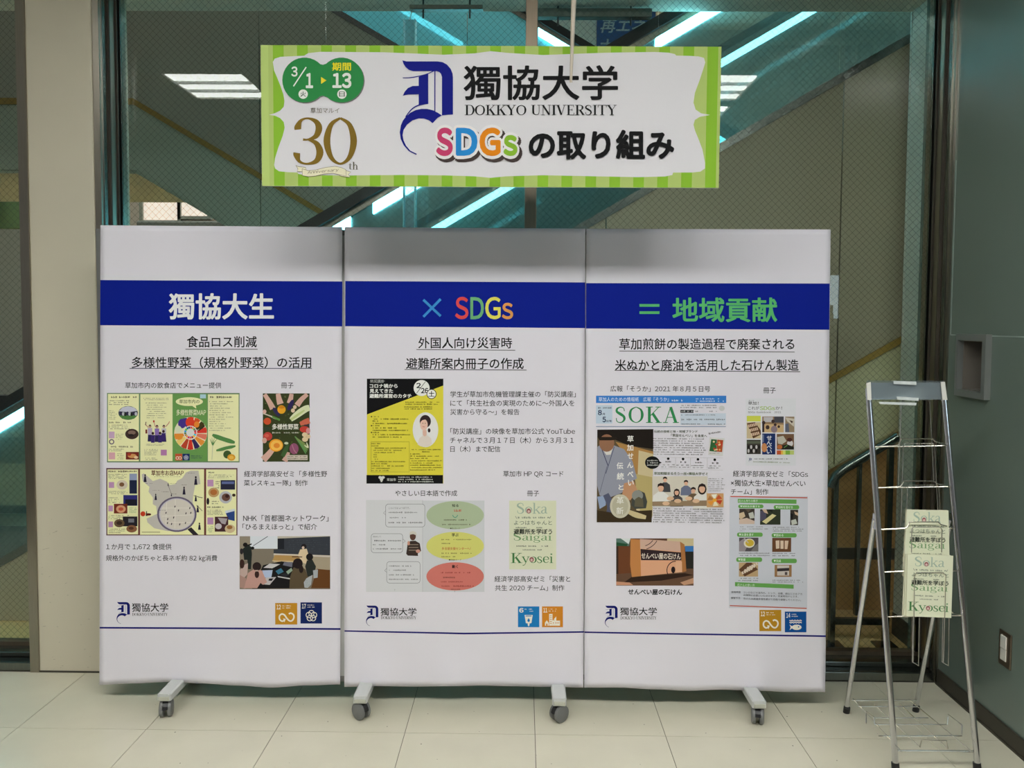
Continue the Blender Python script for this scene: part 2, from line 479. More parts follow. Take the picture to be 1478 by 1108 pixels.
class Print:
    """flat ink shapes laid on a surface; to3d maps (photo x, photo y, lift) to a point of that surface"""

    def __init__(self, to3d):
        self.to3d = to3d
        self.v, self.f, self.c = [], [], []
        self.T(1, 0, 0)
        self.n = 0
        self.base = 0.0004

    def T(self, k, ox, oy, skx=0.0, sky=0.0):
        self.k, self.ox, self.oy, self.skx, self.sky = k, ox, oy, skx, sky
        return self

    def pt(self, x, y):
        return (self.ox + x / self.k + self.skx * y / self.k, self.oy + y / self.k + self.sky * x / self.k)

    def raw(self, vs, fs, col):
        self.n += 1
        lift = self.base + self.n * 0.000010
        b = len(self.v)
        self.v += [self.to3d(x, y, lift) for x, y in vs]
        self.f += [tuple(i + b for i in f) for f in fs]
        c = lin(col)
        self.c += [c] * len(fs)
        return self

    def poly(self, pts, col):
        return self.raw([self.pt(*p) for p in pts], [tuple(range(len(pts)))], col)

    def rect(self, x0, y0, x1, y1, col, cut=None):
        a, b = self.pt(x0, y0), self.pt(x1, y1)
        wpx = abs(b[0] - a[0]); hpx = abs(b[1] - a[1])
        nx, ny = (max(1, int(wpx / 14)), max(1, int(hpx / 14))) if cut is None else cut
        vs = [self.pt(x0 + (x1 - x0) * i / nx, y0 + (y1 - y0) * j / ny) for j in range(ny + 1) for i in range(nx + 1)]
        fs = [(j * (nx + 1) + i, j * (nx + 1) + i + 1, (j + 1) * (nx + 1) + i + 1, (j + 1) * (nx + 1) + i) for j in range(ny) for i in range(nx)]
        return self.raw(vs, fs, col)

    def quad(self, a, b, c, d, col, nx=24, ny=2):
        """corners tl, tr, br, bl, cut finely so it follows the sheet"""
        vs = []
        for j in range(ny + 1):
            for i in range(nx + 1):
                u, w = i / nx, j / ny
                x = (a[0] * (1 - u) + b[0] * u) * (1 - w) + (d[0] * (1 - u) + c[0] * u) * w
                y = (a[1] * (1 - u) + b[1] * u) * (1 - w) + (d[1] * (1 - u) + c[1] * u) * w
                vs.append(self.pt(x, y))
        fs = [(j * (nx + 1) + i, j * (nx + 1) + i + 1, (j + 1) * (nx + 1) + i + 1, (j + 1) * (nx + 1) + i) for j in range(ny) for i in range(nx)]
        return self.raw(vs, fs, col)

    def ell(self, cx, cy, rx, ry, col, n=20, rot=0.0):
        c, s = math.cos(rot), math.sin(rot)
        pts = []
        for i in range(n):
            a = 2 * math.pi * i / n
            x, y = rx * math.cos(a), ry * math.sin(a)
            pts.append((cx + x * c - y * s, cy + x * s + y * c))
        return self.poly(pts, col)

    def ribbon(self, pts, col, n=4, sm=True):
        if sm and len(pts) > 2:
            pts = smooth_pts(pts, n)
        vs, fs = [], []
        for i, p in enumerate(pts):
            q0 = pts[max(i - 1, 0)]; q1 = pts[min(i + 1, len(pts) - 1)]
            dx, dy = q1[0] - q0[0], q1[1] - q0[1]
            l = math.hypot(dx, dy) or 1
            nx, ny = -dy / l * p[2] / 2, dx / l * p[2] / 2
            vs += [self.pt(p[0] + nx, p[1] + ny), self.pt(p[0] - nx, p[1] - ny)]
            if i:
                b = 2 * i
                fs.append((b - 2, b - 1, b + 1, b))
        return self.raw(vs, fs, col)

    def line(self, x0, y0, x1, y1, w, col):
        return self.ribbon([(x0, y0, w), (x1, y1, w)], col, sm=False)

    def ring(self, cx, cy, rx, ry, w, col, n=24, a0=0.0, a1=2 * math.pi):
        return self.ribbon([(cx + rx * math.cos(a0 + (a1 - a0) * i / n), cy + ry * math.sin(a0 + (a1 - a0) * i / n), w) for i in range(n + 1)], col, sm=False)

    def rrect(self, x0, y0, x1, y1, r, col, n=5):
        pts = []
        for cx, cy, a in ((x1 - r, y0 + r, -90), (x1 - r, y1 - r, 0), (x0 + r, y1 - r, 90), (x0 + r, y0 + r, 180)):
            for i in range(n + 1):
                t = math.radians(a + 90 * i / n)
                pts.append((cx + r * math.cos(t), cy + r * math.sin(t)))
        return self.poly(pts, col)

    def text(self, s, x0, x1, yc, col, bold=0.0, h=None, y0=None, y1=None, tilt=0.0, slant=0.0):
        """fit string s between x0 and x1, centred on yc (or between y0 and y1); tilt is rise per x"""
        vs, fs, bb = glyphs(s, 4 if bold >= 0.02 else 2)
        kx = (x1 - x0) / (bb[1] - bb[0])
        if y0 is not None:
            ky = (y1 - y0) / (bb[3] - bb[2]); yc = (y0 + y1) / 2
        elif h:
            ky = h / (bb[3] - bb[2])
        else:
            ky = kx
        ym = (bb[2] + bb[3]) / 2
        if y0 is None and not h:
            ym = 0.35                       # centre of a full-width character
        sh = [(0, 0)]
        if bold:
            n = 4 if bold < 0.018 else (8 if bold < 0.05 else 14)
            sh = [(bold * math.cos(2 * math.pi * (i + 0.5) / n), bold * math.sin(2 * math.pi * (i + 0.5) / n)) for i in range(n)]
            if bold > 0.03:
                sh += [(0, 0)]
        for dx, dy in sh:
            out, ff = [], []
            b0 = 0
            for x, y in vs:
                X = x0 + (x + dx - bb[0]) * kx
                Y = yc - (y + dy - ym) * ky
                out.append(self.pt(X - slant * (Y - yc), Y + tilt * (X - x0)))
            self.raw(out, fs, col)
        return self

    def serif(self, s, x0, x1, y0, y1, col, cols=None, track=0.0):
        """hand-drawn serif capitals and small letters; y0 cap line, y1 base line"""
        tot = sum(SERIF[ch][0] + track for ch in s) - track
        kx = (x1 - x0) / tot
        ky = y1 - y0
        x = 0.0
        for i, ch in enumerate(s):
            wd, st = SERIF[ch]
            for k, stroke in enumerate(st):
                pts = [(px, py, w) for px, py, w in stroke]
                cc = (cols[i] if cols else col)
                # build in unit space, then scale so widths follow the letter's own stretch
                if len(pts) > 2:
                    pts = smooth_pts(pts, 5)
                vs, fs = [], []
                for j, p in enumerate(pts):
                    q0 = pts[max(j - 1, 0)]; q1 = pts[min(j + 1, len(pts) - 1)]
                    dx, dy = q1[0] - q0[0], q1[1] - q0[1]
                    l = math.hypot(dx, dy) or 1
                    nx, ny = -dy / l * p[2] / 2, dx / l * p[2] / 2
                    for sg in (1, -1):
                        vs.append(self.pt(x0 + (x + p[0] + sg * nx) * kx, y1 - (p[1] + sg * ny) * ky))
                    if j:
                        b = 2 * j
                        fs.append((b - 2, b - 1, b + 1, b))
                self.raw(vs, fs, cc)
            x += wd + track
        return self

    def greek(self, x0, y0, x1, y1, rows, col, seed=0, fill=0.8, hf=0.6, ragged=0.25, tilt=0.0):
        """rows of tiny print too small to read"""
        rd = random.Random(seed)
        rh = (y1 - y0) / rows
        vs, fs = [], []
        for r in range(rows):
            end = x1 - (x1 - x0) * ragged * rd.random()
            x = x0
            cy = y0 + rh * (r + 0.5)
            ch = rh * hf
            while x < end:
                w = ch * rd.uniform(0.5, 0.95)
                if rd.random() < fill:
                    hh = ch * rd.uniform(0.55, 1.0) / 2
                    ty = tilt * (x - x0)
                    # a character: an upright and one or two bars
                    for (a, b, c, d) in ((x, cy - hh, x + w * 0.28, cy + hh), (x + w * 0.28, cy - hh * rd.uniform(0.2, 0.9), x + w, cy - hh * 0.1), (x + w * 0.28, cy + hh * 0.35, x + w, cy + hh * 0.75)):
                        n = len(vs)
                        vs += [self.pt(a, b + ty), self.pt(c, b + ty), self.pt(c, d + ty), self.pt(a, d + ty)]
                        fs.append((n, n + 1, n + 2, n + 3))
                x += w + ch * 0.22
        return self.raw(vs, fs, col)

    def build(self, name, parent, label=None, kind=None):
        me = bpy.data.meshes.new(name)
        o0 = origin(parent)
        me.from_pydata([v - o0 for v in self.v], [], self.f)
        at = me.color_attributes.new('ink', 'FLOAT_COLOR', 'CORNER')
        arr = []
        for p, c in zip(me.polygons, self.c):
            arr += [c[0], c[1], c[2], 1.0] * p.loop_total
        at.data.foreach_set('color', arr)
        o = link(name, me, M['print'], parent)
        return props(o, label, kind=kind)

# ================================================================== the setting
YW, YG, ZC = 3.07, 3.21, 3.27
XR = PZ(1358, 990).x
XCL = PY(46, 500, YW).x
XCR = PY(136, 250, YW).x
XJL = PY(147, 250, YW).x

# floor: slab with separate vinyl tiles
b = MB(); b.box(-8, 8, -9, YW + 0.02, -0.06, -0.003)
floor = props(b.build('floor', M['grout']), kind='structure')
TX0, TY0, TS = PZ(773.7, 1108).x, PZ(760, 1059.5).y, 0.45
k = 0
tile_me = None
for i in range(-8, 9):
    for j in range(-3, 2):
        x0, x1 = TX0 + i * TS, TX0 + (i + 1) * TS
        y0, y1 = TY0 + (j - 1) * TS + TS, TY0 + (j + 1) * TS
        x1 = min(x1, XR); y1 = min(y1, YW)
        if x1 - x0 < 0.02 or y1 - y0 < 0.02:
            continue
        m_ = MB(); m_.box(x0 + 0.0011, x1 - 0.0011, y0 + 0.0011, y1 - 0.0011, -0.003, 0.0)
        m_.build('floor_tile', M['tile'], floor)

b = MB(); rd = random.Random(8)
for i in range(40):
    q = PZ(rd.uniform(150, 1330), rd.uniform(1015, 1104), 0.0004)
    r_ = rd.uniform(0.0008, 0.0028); n_ = len(b.v)
    b.add([q + Vector((math.cos(k * 1.047 + i) * r_ * rd.uniform(0.5, 1.4), math.sin(k * 1.047 + i) * r_, 0)) for k in range(6)], [(0, 1, 2, 3, 4, 5)])
b.build('dirt_specks', M['skirt'], floor)['kind'] = 'stuff'
b = MB(); b.box(-8, 8, -9, YG + 0.35, ZC, ZC + 0.08)
props(b.build('ceiling', M['ceiling']), kind='structure')

# beige column between the two glazed bays
b = MB(); b.box(XCL, XCR, YW, YG + 0.14, 0, ZC, 0.006)
column = props(b.build('wall_column', M['column']), kind='structure')
b = MB(); b.box(XCL - 0.004, XCR + 0.004, YW - 0.004, YW + 0.1, 0, 0.006)
b.build('base_seal', M['skirt'], column)
b = MB(); rd = random.Random(4)
for i in range(34):
    px, py = rd.uniform(58, 134), 700 + 270 * rd.random() ** 0.6
    l, a = rd.uniform(2, 12) if i % 6 == 0 else rd.uniform(0.8, 3), rd.uniform(-0.5, 0.2)
    p = PY(px, py, YW - 0.0006); q = PY(px + l, py + l * a, YW - 0.0006)
    b.add([p, q, q + Vector((0, 0, 0.0008)), p + Vector((0, 0, 0.0009))], [(0, 1, 2, 3)])
b.build('scuff_marks', mat('scuff', (118, 108, 92), 0.8, var=0.1), column).__setitem__('kind', 'stuff')


def jamb(name, xa, xb, side):
    """stepped stainless jamb; side=+1 when its reveal faces +X"""
    o = MB()
    o.box(xa, xb, YW - 0.006, YG + 0.06, 0, ZC)
    j = props(o.build(name, M['steel']), kind='structure')
    face = xb if side > 0 else xa
    for y0, y1, d, mm in ((YW + 0.012, YW + 0.034, 0.004, 'steeldark'), (YW + 0.05, YW + 0.056, 0.012, 'skirt'), (YW + 0.064, YW + 0.1, 0.007, 'steel'),
                          (YW + 0.104, YW + 0.110, 0.014, 'skirt'), (YG - 0.018, YG - 0.006, 0.018, 'steeldark')):
        o = MB()
        o.box(min(face, face + side * d), max(face, face + side * d), y0, y1, 0.04, ZC)
        o.build('reveal_strip', M[mm], j)
    return j


jamb('trim_1', XCR + 0.006, XJL, +1)
xa, xb = PY(28, 250, YW).x, PY(41, 250, YW).x
jamb('trim_2', xa, xb, -1)
o = MB(); o.box(xb, XCL - 0.001, YW + 0.012, YG, 0, ZC); props(o.build('trim_3', M['skirt']), kind='structure')
o = MB(); o.box(XCR + 0.0005, XCR + 0.0055, YW + 0.012, YG, 0, ZC); props(o.build('trim_4', M['skirt']), kind='structure')
jamb('trim_5', XR - 0.008, XR, -1)

# central mullion
xm0, xm1 = PY(757, 300, YG).x, PY(774, 300, YG).x
o = MB(); o.box(xm0, xm1, YG - 0.03, YG + 0.05, 0.05, ZC, 0.002)
props(o.build('trim_6', M['bronze']), kind='structure')


# glazed bays
def window(n, x0, x1):
    o = MB()
    o.box(x0, x1, YW + 0.004, YG + 0.06, 0, 0.036, 0.003)
    o.box(x0, x1, YW + 0.055, YG + 0.06, 0.036, 0.056, 0.003)
    w = props(o.build('window_%d' % n, M['steeldark']), kind='structure')
    o = MB(); o.box(x0, x1, YG - 0.02, YG + 0.02, 0.056, 0.072); o.build('bottom_rail', M['bronze'], w)
    return w


def pane(w, x0, x1, wires=True):
    o = MB(); o.box(x0, x1, YG - 0.003, YG + 0.003, 0.07, ZC)
    g = o.build('glass_pane', M['glass'], w)
    if not wires:
        return
    z0, z1, y, t = 0.07, 3.0, YG + 0.0036, 0.00042
    o = MB()
    pitch = 0.0285
    for sg in (1, -1):
        c = (x0 - z1 if sg > 0 else x0 + z0) + pitch * 0.4
        end = (x1 - z0 if sg > 0 else x1 + z1)
        while c < end:
            # line x = c + sg*z
            lo, hi = z0, z1
            if sg > 0:
                lo, hi = max(lo, x0 - c), min(hi, x1 - c)
            else:
                lo, hi = max(lo, c - x1), min(hi, c - x0)
            if hi - lo > 0.01:
                a = Vector((c + sg * lo, y, lo)); bb = Vector((c + sg * hi, y, hi))
                nrm = Vector((0.7071 * t, 0, -0.7071 * t * sg))
                o.add([a - nrm, a + nrm, bb + nrm, bb - nrm], [(0, 1, 2, 3)])
            c += pitch
    wn = o.build('wire_mesh', M['netwire'], g)
    wn['kind'] = 'stuff'


w1 = window(1, XJL, XR)
pane(w1, XJL, xm0)
pane(w1, xm1, XR - 0.008)
w2 = window(2, -4.2, xa)
pane(w2, -3.0, xa)
o = MB(); o.box(-4.4, -4.2, 2.0, YG + 0.1, 0, ZC); props(o.build('wall_left', M['column']), kind='structure')

# right-hand wall with its recessed box, joints, skirting and switch
YE = 2.28
niA, niB = PX(1387, 520, XR), PX(1431, 520, XR)          # far and near edge of the box frame
yn0, yn1 = niB.y, niA.y
nz0, nz1 = PX(1409, 574, XR).z, PX(1409, 482, XR).z
oy0, oy1, oz0, oz1 = yn0 + 0.022, yn1 - 0.014, nz0 + 0.024, nz1 - 0.024      # opening
b = MB()
b.box(XR, XR + 0.22, YE, oy0, 0, ZC); b.box(XR, XR + 0.22, oy1, YG + 0.1, 0, ZC)
b.box(XR, XR + 0.22, oy0, oy1, 0, oz0); b.box(XR, XR + 0.22, oy0, oy1, oz1, ZC)
b.box(XR + 0.09, XR + 0.22, oy0, oy1, oz0, oz1)
wr = props(b.build('wall_right', M['darkwall']), kind='structure')
b = MB(); b.box(XR - 0.008, XR, YE, YG - 0.15, 0, 0.062, 0.002)
b.box(XR - 0.012, XR, YE, YG - 0.15, 0.0, 0.006)
props(b.build('baseboard_right', M['skirt']), kind='structure')
zj = PX(1440, 485, XR).z
yv = PX(1375, 400, XR).y
b = MB(); b.box(XR - 0.0012, XR, YE, yv, zj - 0.0022, zj + 0.0022)
b.box(XR - 0.0012, XR, yv - 0.0022, yv + 0.0022, zj, 2.05)
b.build('joint_line', mat('pale_sealant', (150, 165, 158), 0.5, var=0.03), wr)

t = root('wall_box', (XR, (yn0 + yn1) / 2, nz0), 'grey steel framed recessed box with small inner door on the dark green wall', 'wall box')
fr = MB(); px_ = 0.022
fr.box(XR - px_, XR + 0.002, yn0, oy0, nz0, nz1); fr.box(XR - px_, XR + 0.002, oy1, yn1, nz0, nz1)
fr.box(XR - px_, XR + 0.002, oy0, oy1, nz0, oz0); fr.box(XR - px_, XR + 0.002, oy0, oy1, oz1, nz1)
fr.build('frame', mat('box_frame_paint', (132, 136, 134), 0.4, 0.35, var=0.02), t)
b = MB()
b.box(XR + 0.075, XR + 0.085, oy0, oy1, oz0, oz1)
b.box(XR, XR + 0.08, oy1 - 0.003, oy1, oz0, oz1); b.box(XR, XR + 0.08, oy0, oy0 + 0.003, oz0, oz1)
b.box(XR, XR + 0.08, oy0, oy1, oz0, oz0 + 0.003); b.box(XR, XR + 0.08, oy0, oy1, oz1 - 0.003, oz1)
b.build('liner', mat('box_liner_paint', (120, 114, 106), 0.5, var=0.03), t)
dm = (oy0 + oy1) / 2 - 0.01
b = MB(); b.box(XR + 0.036, XR + 0.042, oy0 + 0.004, dm + 0.02, oz0 + 0.004, oz1 - 0.004, 0.001)
dr = b.build('door', mat('box_door_paint', (138, 130, 120), 0.45, var=0.03), t)
b = MB(); b.tube([(XR + 0.036, dm, (oz0 + oz1) / 2), (XR + 0.026, dm, (oz0 + oz1) / 2)], 0.006, 10)
b.build('lock', M['chrome'], dr)

p0, p1 = PX(1443.6, 935, XR), PX(1461, 938, XR)
t = root('light_switch', (XR, (p0.y + p1.y) / 2, p0.z), 'steel switch plate with white rocker low on the dark green wall', 'switch')
za, zb = PX(1452, 962, XR).z, PX(1452, 911, XR).z
b = MB(); b.box(XR - 0.006, XR, p1.y, p0.y, za, zb, 0.002); b.build('plate', M['bronze'], t)
zc = (za + zb) / 2
ym = (p0.y + p1.y) / 2
b = MB(); b.box(XR - 0.010, XR - 0.0055, ym - 0.012, ym + 0.018, zc + 0.002, zc + 0.045, 0.001)
b.build('rocker', M['white'], t)
b = MB(); b.box(XR - 0.009, XR - 0.0055, ym - 0.012, ym + 0.018, zc - 0.040, zc, 0.001)
b.build('rocker', M['white'], t)

# ------------------------------------------------------------------ the room's own lamps and two added ones
gi = 0


def ceiling_light(x, y, label, wx=0.60, wy=0.65, z=ZC, group='square louvred lights in the room ceiling'):
    t = root('ceiling_light', (x, y, z), label, 'ceiling light', group)
    b = MB()
    e = 0.02
    b.box(x - wx / 2 - e, x + wx / 2 + e, y - wy / 2 - e, y - wy / 2, z - 0.02, z)
    b.box(x - wx / 2 - e, x + wx / 2 + e, y + wy / 2, y + wy / 2 + e, z - 0.02, z)
    b.box(x - wx / 2 - e, x - wx / 2, y - wy / 2, y + wy / 2, z - 0.02, z)
    b.box(x + wx / 2, x + wx / 2 + e, y - wy / 2, y + wy / 2, z - 0.02, z)
    b.build('frame', M['white'], t)
    b = MB(); b.box(x - wx / 2, x + wx / 2, y - wy / 2, y + wy / 2, z - 0.006, z - 0.002); b.build('diffuser', M['lamp'], t)
    for k in (1, 2):
        yy = y - wy / 2 + wy * k / 3
        b = MB(); b.box(x - wx / 2, x + wx / 2, yy - 0.008, yy + 0.008, z - 0.028, z - 0.007)
        b.build('louver', M['louver'], t)
    return t


for yy, rn, xs_ in ((0.2, 'front', (('far left', -6.2), ('left, mirrored in the left pane', -2.40), ('unseen extra above left poster', -1.44), ('above middle poster', -0.48), ('unseen extra above right poster', 0.48),  # lamps above left and right posters are unseen extras added for brightness
                                    ('right, mirrored beside the banner', 1.44), ('beyond the dark wall', 3.36), ('far right', 5.3))),):
    for wh, xx in xs_:
        ceiling_light(xx, yy, 'square louvred light in %s row of shop ceiling, %s' % (rn, wh))

# lit display case with handbags behind the viewer, seen mirrored in the glass
t = root('display_case', (3.25, -1.6, 0), 'white lit shop display case standing behind the viewer, mirrored in the right pane', 'display case')
b = MB(); b.box(2.55, 3.62, -1.98, -1.96, 1.48, 1.94); b.build('lit_back', M['caselit'], t)
b = MB(); b.box(2.5, 3.66, -2.0, -1.4, 0.0, 0.82, 0.01); b.build('base_cabinet', mat('case_base', (120, 110, 98), 0.5, var=0.03), t)
b = MB(); b.box(2.5, 3.66, -1.98, -1.45, 1.42, 1.455); b.build('shelf', M['white'], t)
b = MB(); b.box(3.62, 3.66, -1.98, -1.45, 0.82, 1.98); b.build('side_panel', M['white'], t)
b = MB(); b.box(2.46, 2.5, -1.98, -1.45, 0.82, 1.98); b.build('side_panel', M['white'], t)


def handbag(x, y, z, w, h, label):
    t = root('handbag', (x, y, z), label, 'handbag', 'handbags in the display case')
    b = MB()
    for zz0, zz1, ww in ((0, h * 0.5, w), (h * 0.5, h, w * 0.92)):
        b.box(x - ww / 2, x + ww / 2, y - 0.07, y + 0.07, z + zz0, z + zz1, 0.012)
    b.build('body', M['leather'], t)
    b = MB(); b.tube([(x - w * 0.22, y, z + h * 0.95), (x - w * 0.2, y, z + h * 1.35), (x - w * 0.1, y, z + h * 1.5), (x + w * 0.1, y, z + h * 1.5), (x + w * 0.2, y, z + h * 1.35), (x + w * 0.22, y, z + h * 0.95)], 0.009, 8)
    b.build('handle', M['leather'], t)
    return t


handbag(3.42, -1.66, 1.455, 0.26, 0.17, 'brown leather handbag with an arched handle on the upper shelf of the display case')
handbag(3.05, -1.66, 1.455, 0.24, 0.16, 'second brown handbag further along the display case shelf')
handbag(3.14, -1.66, 0.82, 0.34, 0.30, 'large dark handbag on the base cabinet of the display case')
b = MB(); b.box(3.36, 3.5, -1.74, -1.6, 0.82, 1.3, 0.02)
props(b.build('white_bust', M['white'], org=Vector((3.43, -1.67, 0.82))), 'white draped display bust on the base cabinet of the display case', 'display bust')

# ================================================================== the hall behind the glass
b = MB(); b.box(-7, 7, YW + 0.02, 13, -0.06, -0.001)
props(b.build('trim_7', M['hallfloor']), kind='structure')
XS = PY(1305, 450, 3.55).x
zs = PY(740, 16.5, 3.56).z
b = MB(); b.box(-5, XR + 0.4, YG + 0.06, 3.56, zs, ZC + 0.3)
props(b.build('ceiling_2', M['sofit']), kind='structure')
b = MB(); b.box(XS, XS + 0.3, YG + 0.06, 3.56, 0, zs)
pier = props(b.build('wall_side', M['hallwall']), kind='structure')
b = MB(); b.box(XS - 0.006, XS, YG + 0.06, 3.565, 0, 0.10); b.build('skirting', M['skirt'], pier)
b = MB(); b.box(XS - 0.004, XS + 0.02, 3.552, 3.562, 0.1, zs); b.build('corner_bead', M['hallwall'], pier)


def outline(xs, ft, fb):
    top = [(x, ft(x)) for x in xs]
    bot = [(x, fb(x)) for x in reversed(xs)]
    return top + bot


def strip(mb, xs, ft, fb, y0, y1):
    """solid band between ft(x) and fb(x), never below the floor"""
    xs = sorted(xs)
    for a, c in zip(xs[:-1], xs[1:]):
        ta, tc, ba, bc = ft(a), ft(c), fb(a), fb(c)
        if ta <= 0.001 and tc <= 0.001:
            continue
        n = 1
        pts = [(a, max(ta, 0.0)), (c, max(tc, 0.0)), (c, max(bc, 0.0)), (a, max(ba, 0.0))]
        if (ba < 0) != (bc < 0):
            xz = a + (c - a) * (0 - ba) / (bc - ba)
            pts.insert(3, (xz, 0.0))
        q = []
        for p in pts:
            if not q or (abs(p[0] - q[-1][0]) + abs(p[1] - q[-1][1])) > 1e-5:
                q.append(p)
        if len(q) > 2:
            mb.prism([(x, y0, z) for x, z in q], (0, y1 - y0, 0))


def xsplit(x0, x1, br):
    return [x0] + [x for x in br if x0 < x < x1] + [x1]


def escalator(label, zt, knee, yn, yf, x0, x1, joints, tubes_n, tubes_f, h_up, h_all, mU, mL, gm, stripe_w=0.032):
    t = root('escalator', ((x0 + x1) / 2, (yn + yf) / 2, 0), label, 'escalator')
    xs_all = xsplit(x0, x1, [knee] + joints)
    # upper cladding panels with open joints
    edges = [x0] + [j for j in joints if x0 < j < x1] + [x1]
    for a, c in zip(edges[:-1], edges[1:]):
        b = MB(); strip(b, xsplit(a + 0.003, c - 0.003, [knee]), lambda x: zt(x) - 0.03, lambda x: zt(x) - h_up, yn, yn + 0.02)
        if b.v: b.build('cladding_panel', M[mU], t)
        b = MB(); strip(b, xsplit(a + 0.003, c - 0.003, [knee]), lambda x: zt(x) - h_up, lambda x: zt(x) - h_all, yn + 0.002, yn + 0.02)
        if b.v: b.build('lower_panel', M[mL], t)
    b = MB(); strip(b, xs_all, lambda x: zt(x) - h_up + stripe_w / 2, lambda x: zt(x) - h_up - stripe_w / 2, yn - 0.012, yn)
    b.build('trim_strip', M['olive'], t)
    b = MB(); strip(b, xs_all, lambda x: zt(x) + 0.012, lambda x: zt(x) - 0.03, yn - 0.006, yn + 0.05); b.build('top_trim', M['steeldark'], t)
    b = MB(); strip(b, xs_all, lambda x: zt(x) + 0.012, lambda x: zt(x) - 0.03, yf - 0.05, yf); b.build('top_trim', M['steeldark'], t)
    b = MB(); strip(b, xs_all, lambda x: zt(x) - 0.04, lambda x: zt(x) - h_all, yf - 0.02, yf); b.build('rear_cladding', M[mU], t)
    b = MB(); strip(b, xs_all, lambda x: zt(x) - h_all + 0.02, lambda x: zt(x) - h_all - 0.02, yn + 0.021, yf - 0.021); b.build('underside', M[mL], t)
    # steps
    b = MB()
    x = x0 + 0.05
    while x < x1 - 0.35:
        z = min(zt(x), zt(x + 0.35)) - 0.06
        if z > 0.05:
            b.box(x, x + 0.34, yn + 0.25, yf - 0.25, z - 0.2, z)
        x += 0.35
    b.build('steps', M['steeldark'], t)
    for yy, tubes in ((yn + 0.03, tubes_n), (yf - 0.03, tubes_f)):
        ge = [x0]
        j = joints[0]
        j = joints[0] + (0.0 if h_all > 1.8 else 0.0)
        while j > x0: j -= 1.41
        while j < x1:
            if j > x0 + 0.1: ge.append(j)
            j += 1.41
        ge.append(x1)
        for a, c in zip(ge[:-1], ge[1:]):
            b = MB(); strip(b, xsplit(a + 0.002, c - 0.002, [knee]), lambda x: zt(x) + 0.66, lambda x: zt(x) + 0.012, yy - 0.005, yy + 0.005)
            if b.v: b.build('glass_panel', M[gm], t)
        b = MB(); b2 = MB()
        strip(b, xs_all, lambda x: zt(x) + 0.745, lambda x: zt(x) + 0.69, yy - 0.04, yy + 0.04)
        b.build('handrail', M['rail'], t)
        strip(b2, xs_all, lambda x: zt(x) + 0.69, lambda x: zt(x) + 0.655, yy - 0.015, yy + 0.015)
        b2.build('rail_guide', M['steel'], t)
        for a, c in tubes:
            b = MB(); strip(b, xsplit(a, c, [knee]), lambda x: zt(x) + 0.652, lambda x: zt(x) + 0.605, yy - 0.03, yy - 0.006)
            b.build('light_tube', M['tube'], t)
    return t


YA, YA2, YB, YB2 = 3.60, 5.08, 5.16, 6.45


def at(px, y):
    return PY(px, 300, y).x


zA0 = PY(835, 328, YA); zA1 = PY(1300, 60, YA)
sA = (zA1.z - zA0.z) / (zA1.x - zA0.x)
ztA = lambda x: max(zA0.z + sA * (x - zA0.x), 0.18)
kA = zA0.x + (0.18 - zA0.z) / sA
escalator('near escalator rising to the right behind the glass, clad in olive grey panels', ztA, kA, YA, YA2, -4.2, 3.0,
          [-2.8, -1.74, -0.68, 0.38, 1.443, 2.5],
          [(-3.6, at(505, YA)), (at(538, YA), at(800, YA)), (at(943, YA), 2.9)], [(-3.2, 2.9)],
          1.36, 1.77, 'cladA', 'cladAlow', 'bal')
zB0 = PY(495, 20, YB); zB1 = PY(570, 63, YB)
sB = -sA
kB = PY(195, 243, YB).x
ztB = lambda x: min(zB0.z + sB * (x - zB0.x), zB0.z + sB * (kB - zB0.x))
hB = ztB(at(340, YB)) - PY(340, 233, YB).z
hB2 = ztB(at(320, YB)) - PY(320, 319, YB).z
escalator('far escalator descending to the right behind the near one, clad in grey panels', ztB, kB, YB, YB2, -5.5, 3.2,
          [-4.6, PY(375, 200, YB).x, 1.2],
          [(at(775, YB), 3.0)], [(-3.0, at(668, YB2))],
          hB, hB2, 'cladB', 'cladBlow', 'balB', 0.04)

# brown wall and floor railing below the near escalator
b = MB(); b.box(0.9, XS + 0.4, 3.86, 3.9, 0, 1.25)
bw = props(b.build('trim_8', M['brown']), kind='structure')
b = MB(); b.box(0.9, XS + 0.4, 3.85, 3.86, PY(1220, 806, 3.86).z, PY(1220, 790, 3.86).z)
b.build('dark_band', M['skirt'], bw)  # recess shade and reflection are put into this strip's dark colour
YRL = 3.42
rx0, rx1 = PY(1203, 800, YRL).x, PY(1284, 700, YRL).x
za, zb = PY(1202, 684, YRL).z, PY(1285, 636, YRL).z
t = root('hand_railing', ((rx0 + rx1) / 2, YRL, 0), 'dark metal railing with sloping handrail standing behind the right pane', 'railing')
x00 = rx0 - 0.0
sl = (zb - za) / (rx1 - rx0)
b = MB(); b.tube([(x00 - 0.02, YRL, za - 0.06), (x00, YRL, za - 0.01), (x00 + 0.03, YRL, za + 0.03 * sl), (rx1 + 0.03, YRL, zb + 0.03 * sl)], 0.021, 12)
b.build('handrail', M['steeldark'], t, smooth=True)
for xx, w_, nm in ((rx0, 0.011, 'post'), (PY(1240, 700, YRL).x, 0.007, 'baluster'), (rx1, 0.011, 'post')):
    b = MB(); zt_ = za + sl * (xx - rx0) - 0.01
    zb_ = 0.0 if nm == 'post' else 0.14
    b.box(xx - w_, xx + w_, YRL - 0.012, YRL + 0.012, zb_, zt_)
    p = b.build(nm, M['steeldark'], t)
    if nm == 'post':
        b = MB(); b.box(xx - 0.045, xx + 0.045, YRL - 0.04, YRL + 0.04, 0, 0.008); b.build('base_plate', M['steeldark'], t)
b = MB(); zz = PY(1240, 896, YRL).z; b.box(rx0, rx1, YRL - 0.01, YRL + 0.01, zz - 0.014, zz + 0.014); b.build('bottom_rail', M['steeldark'], t)

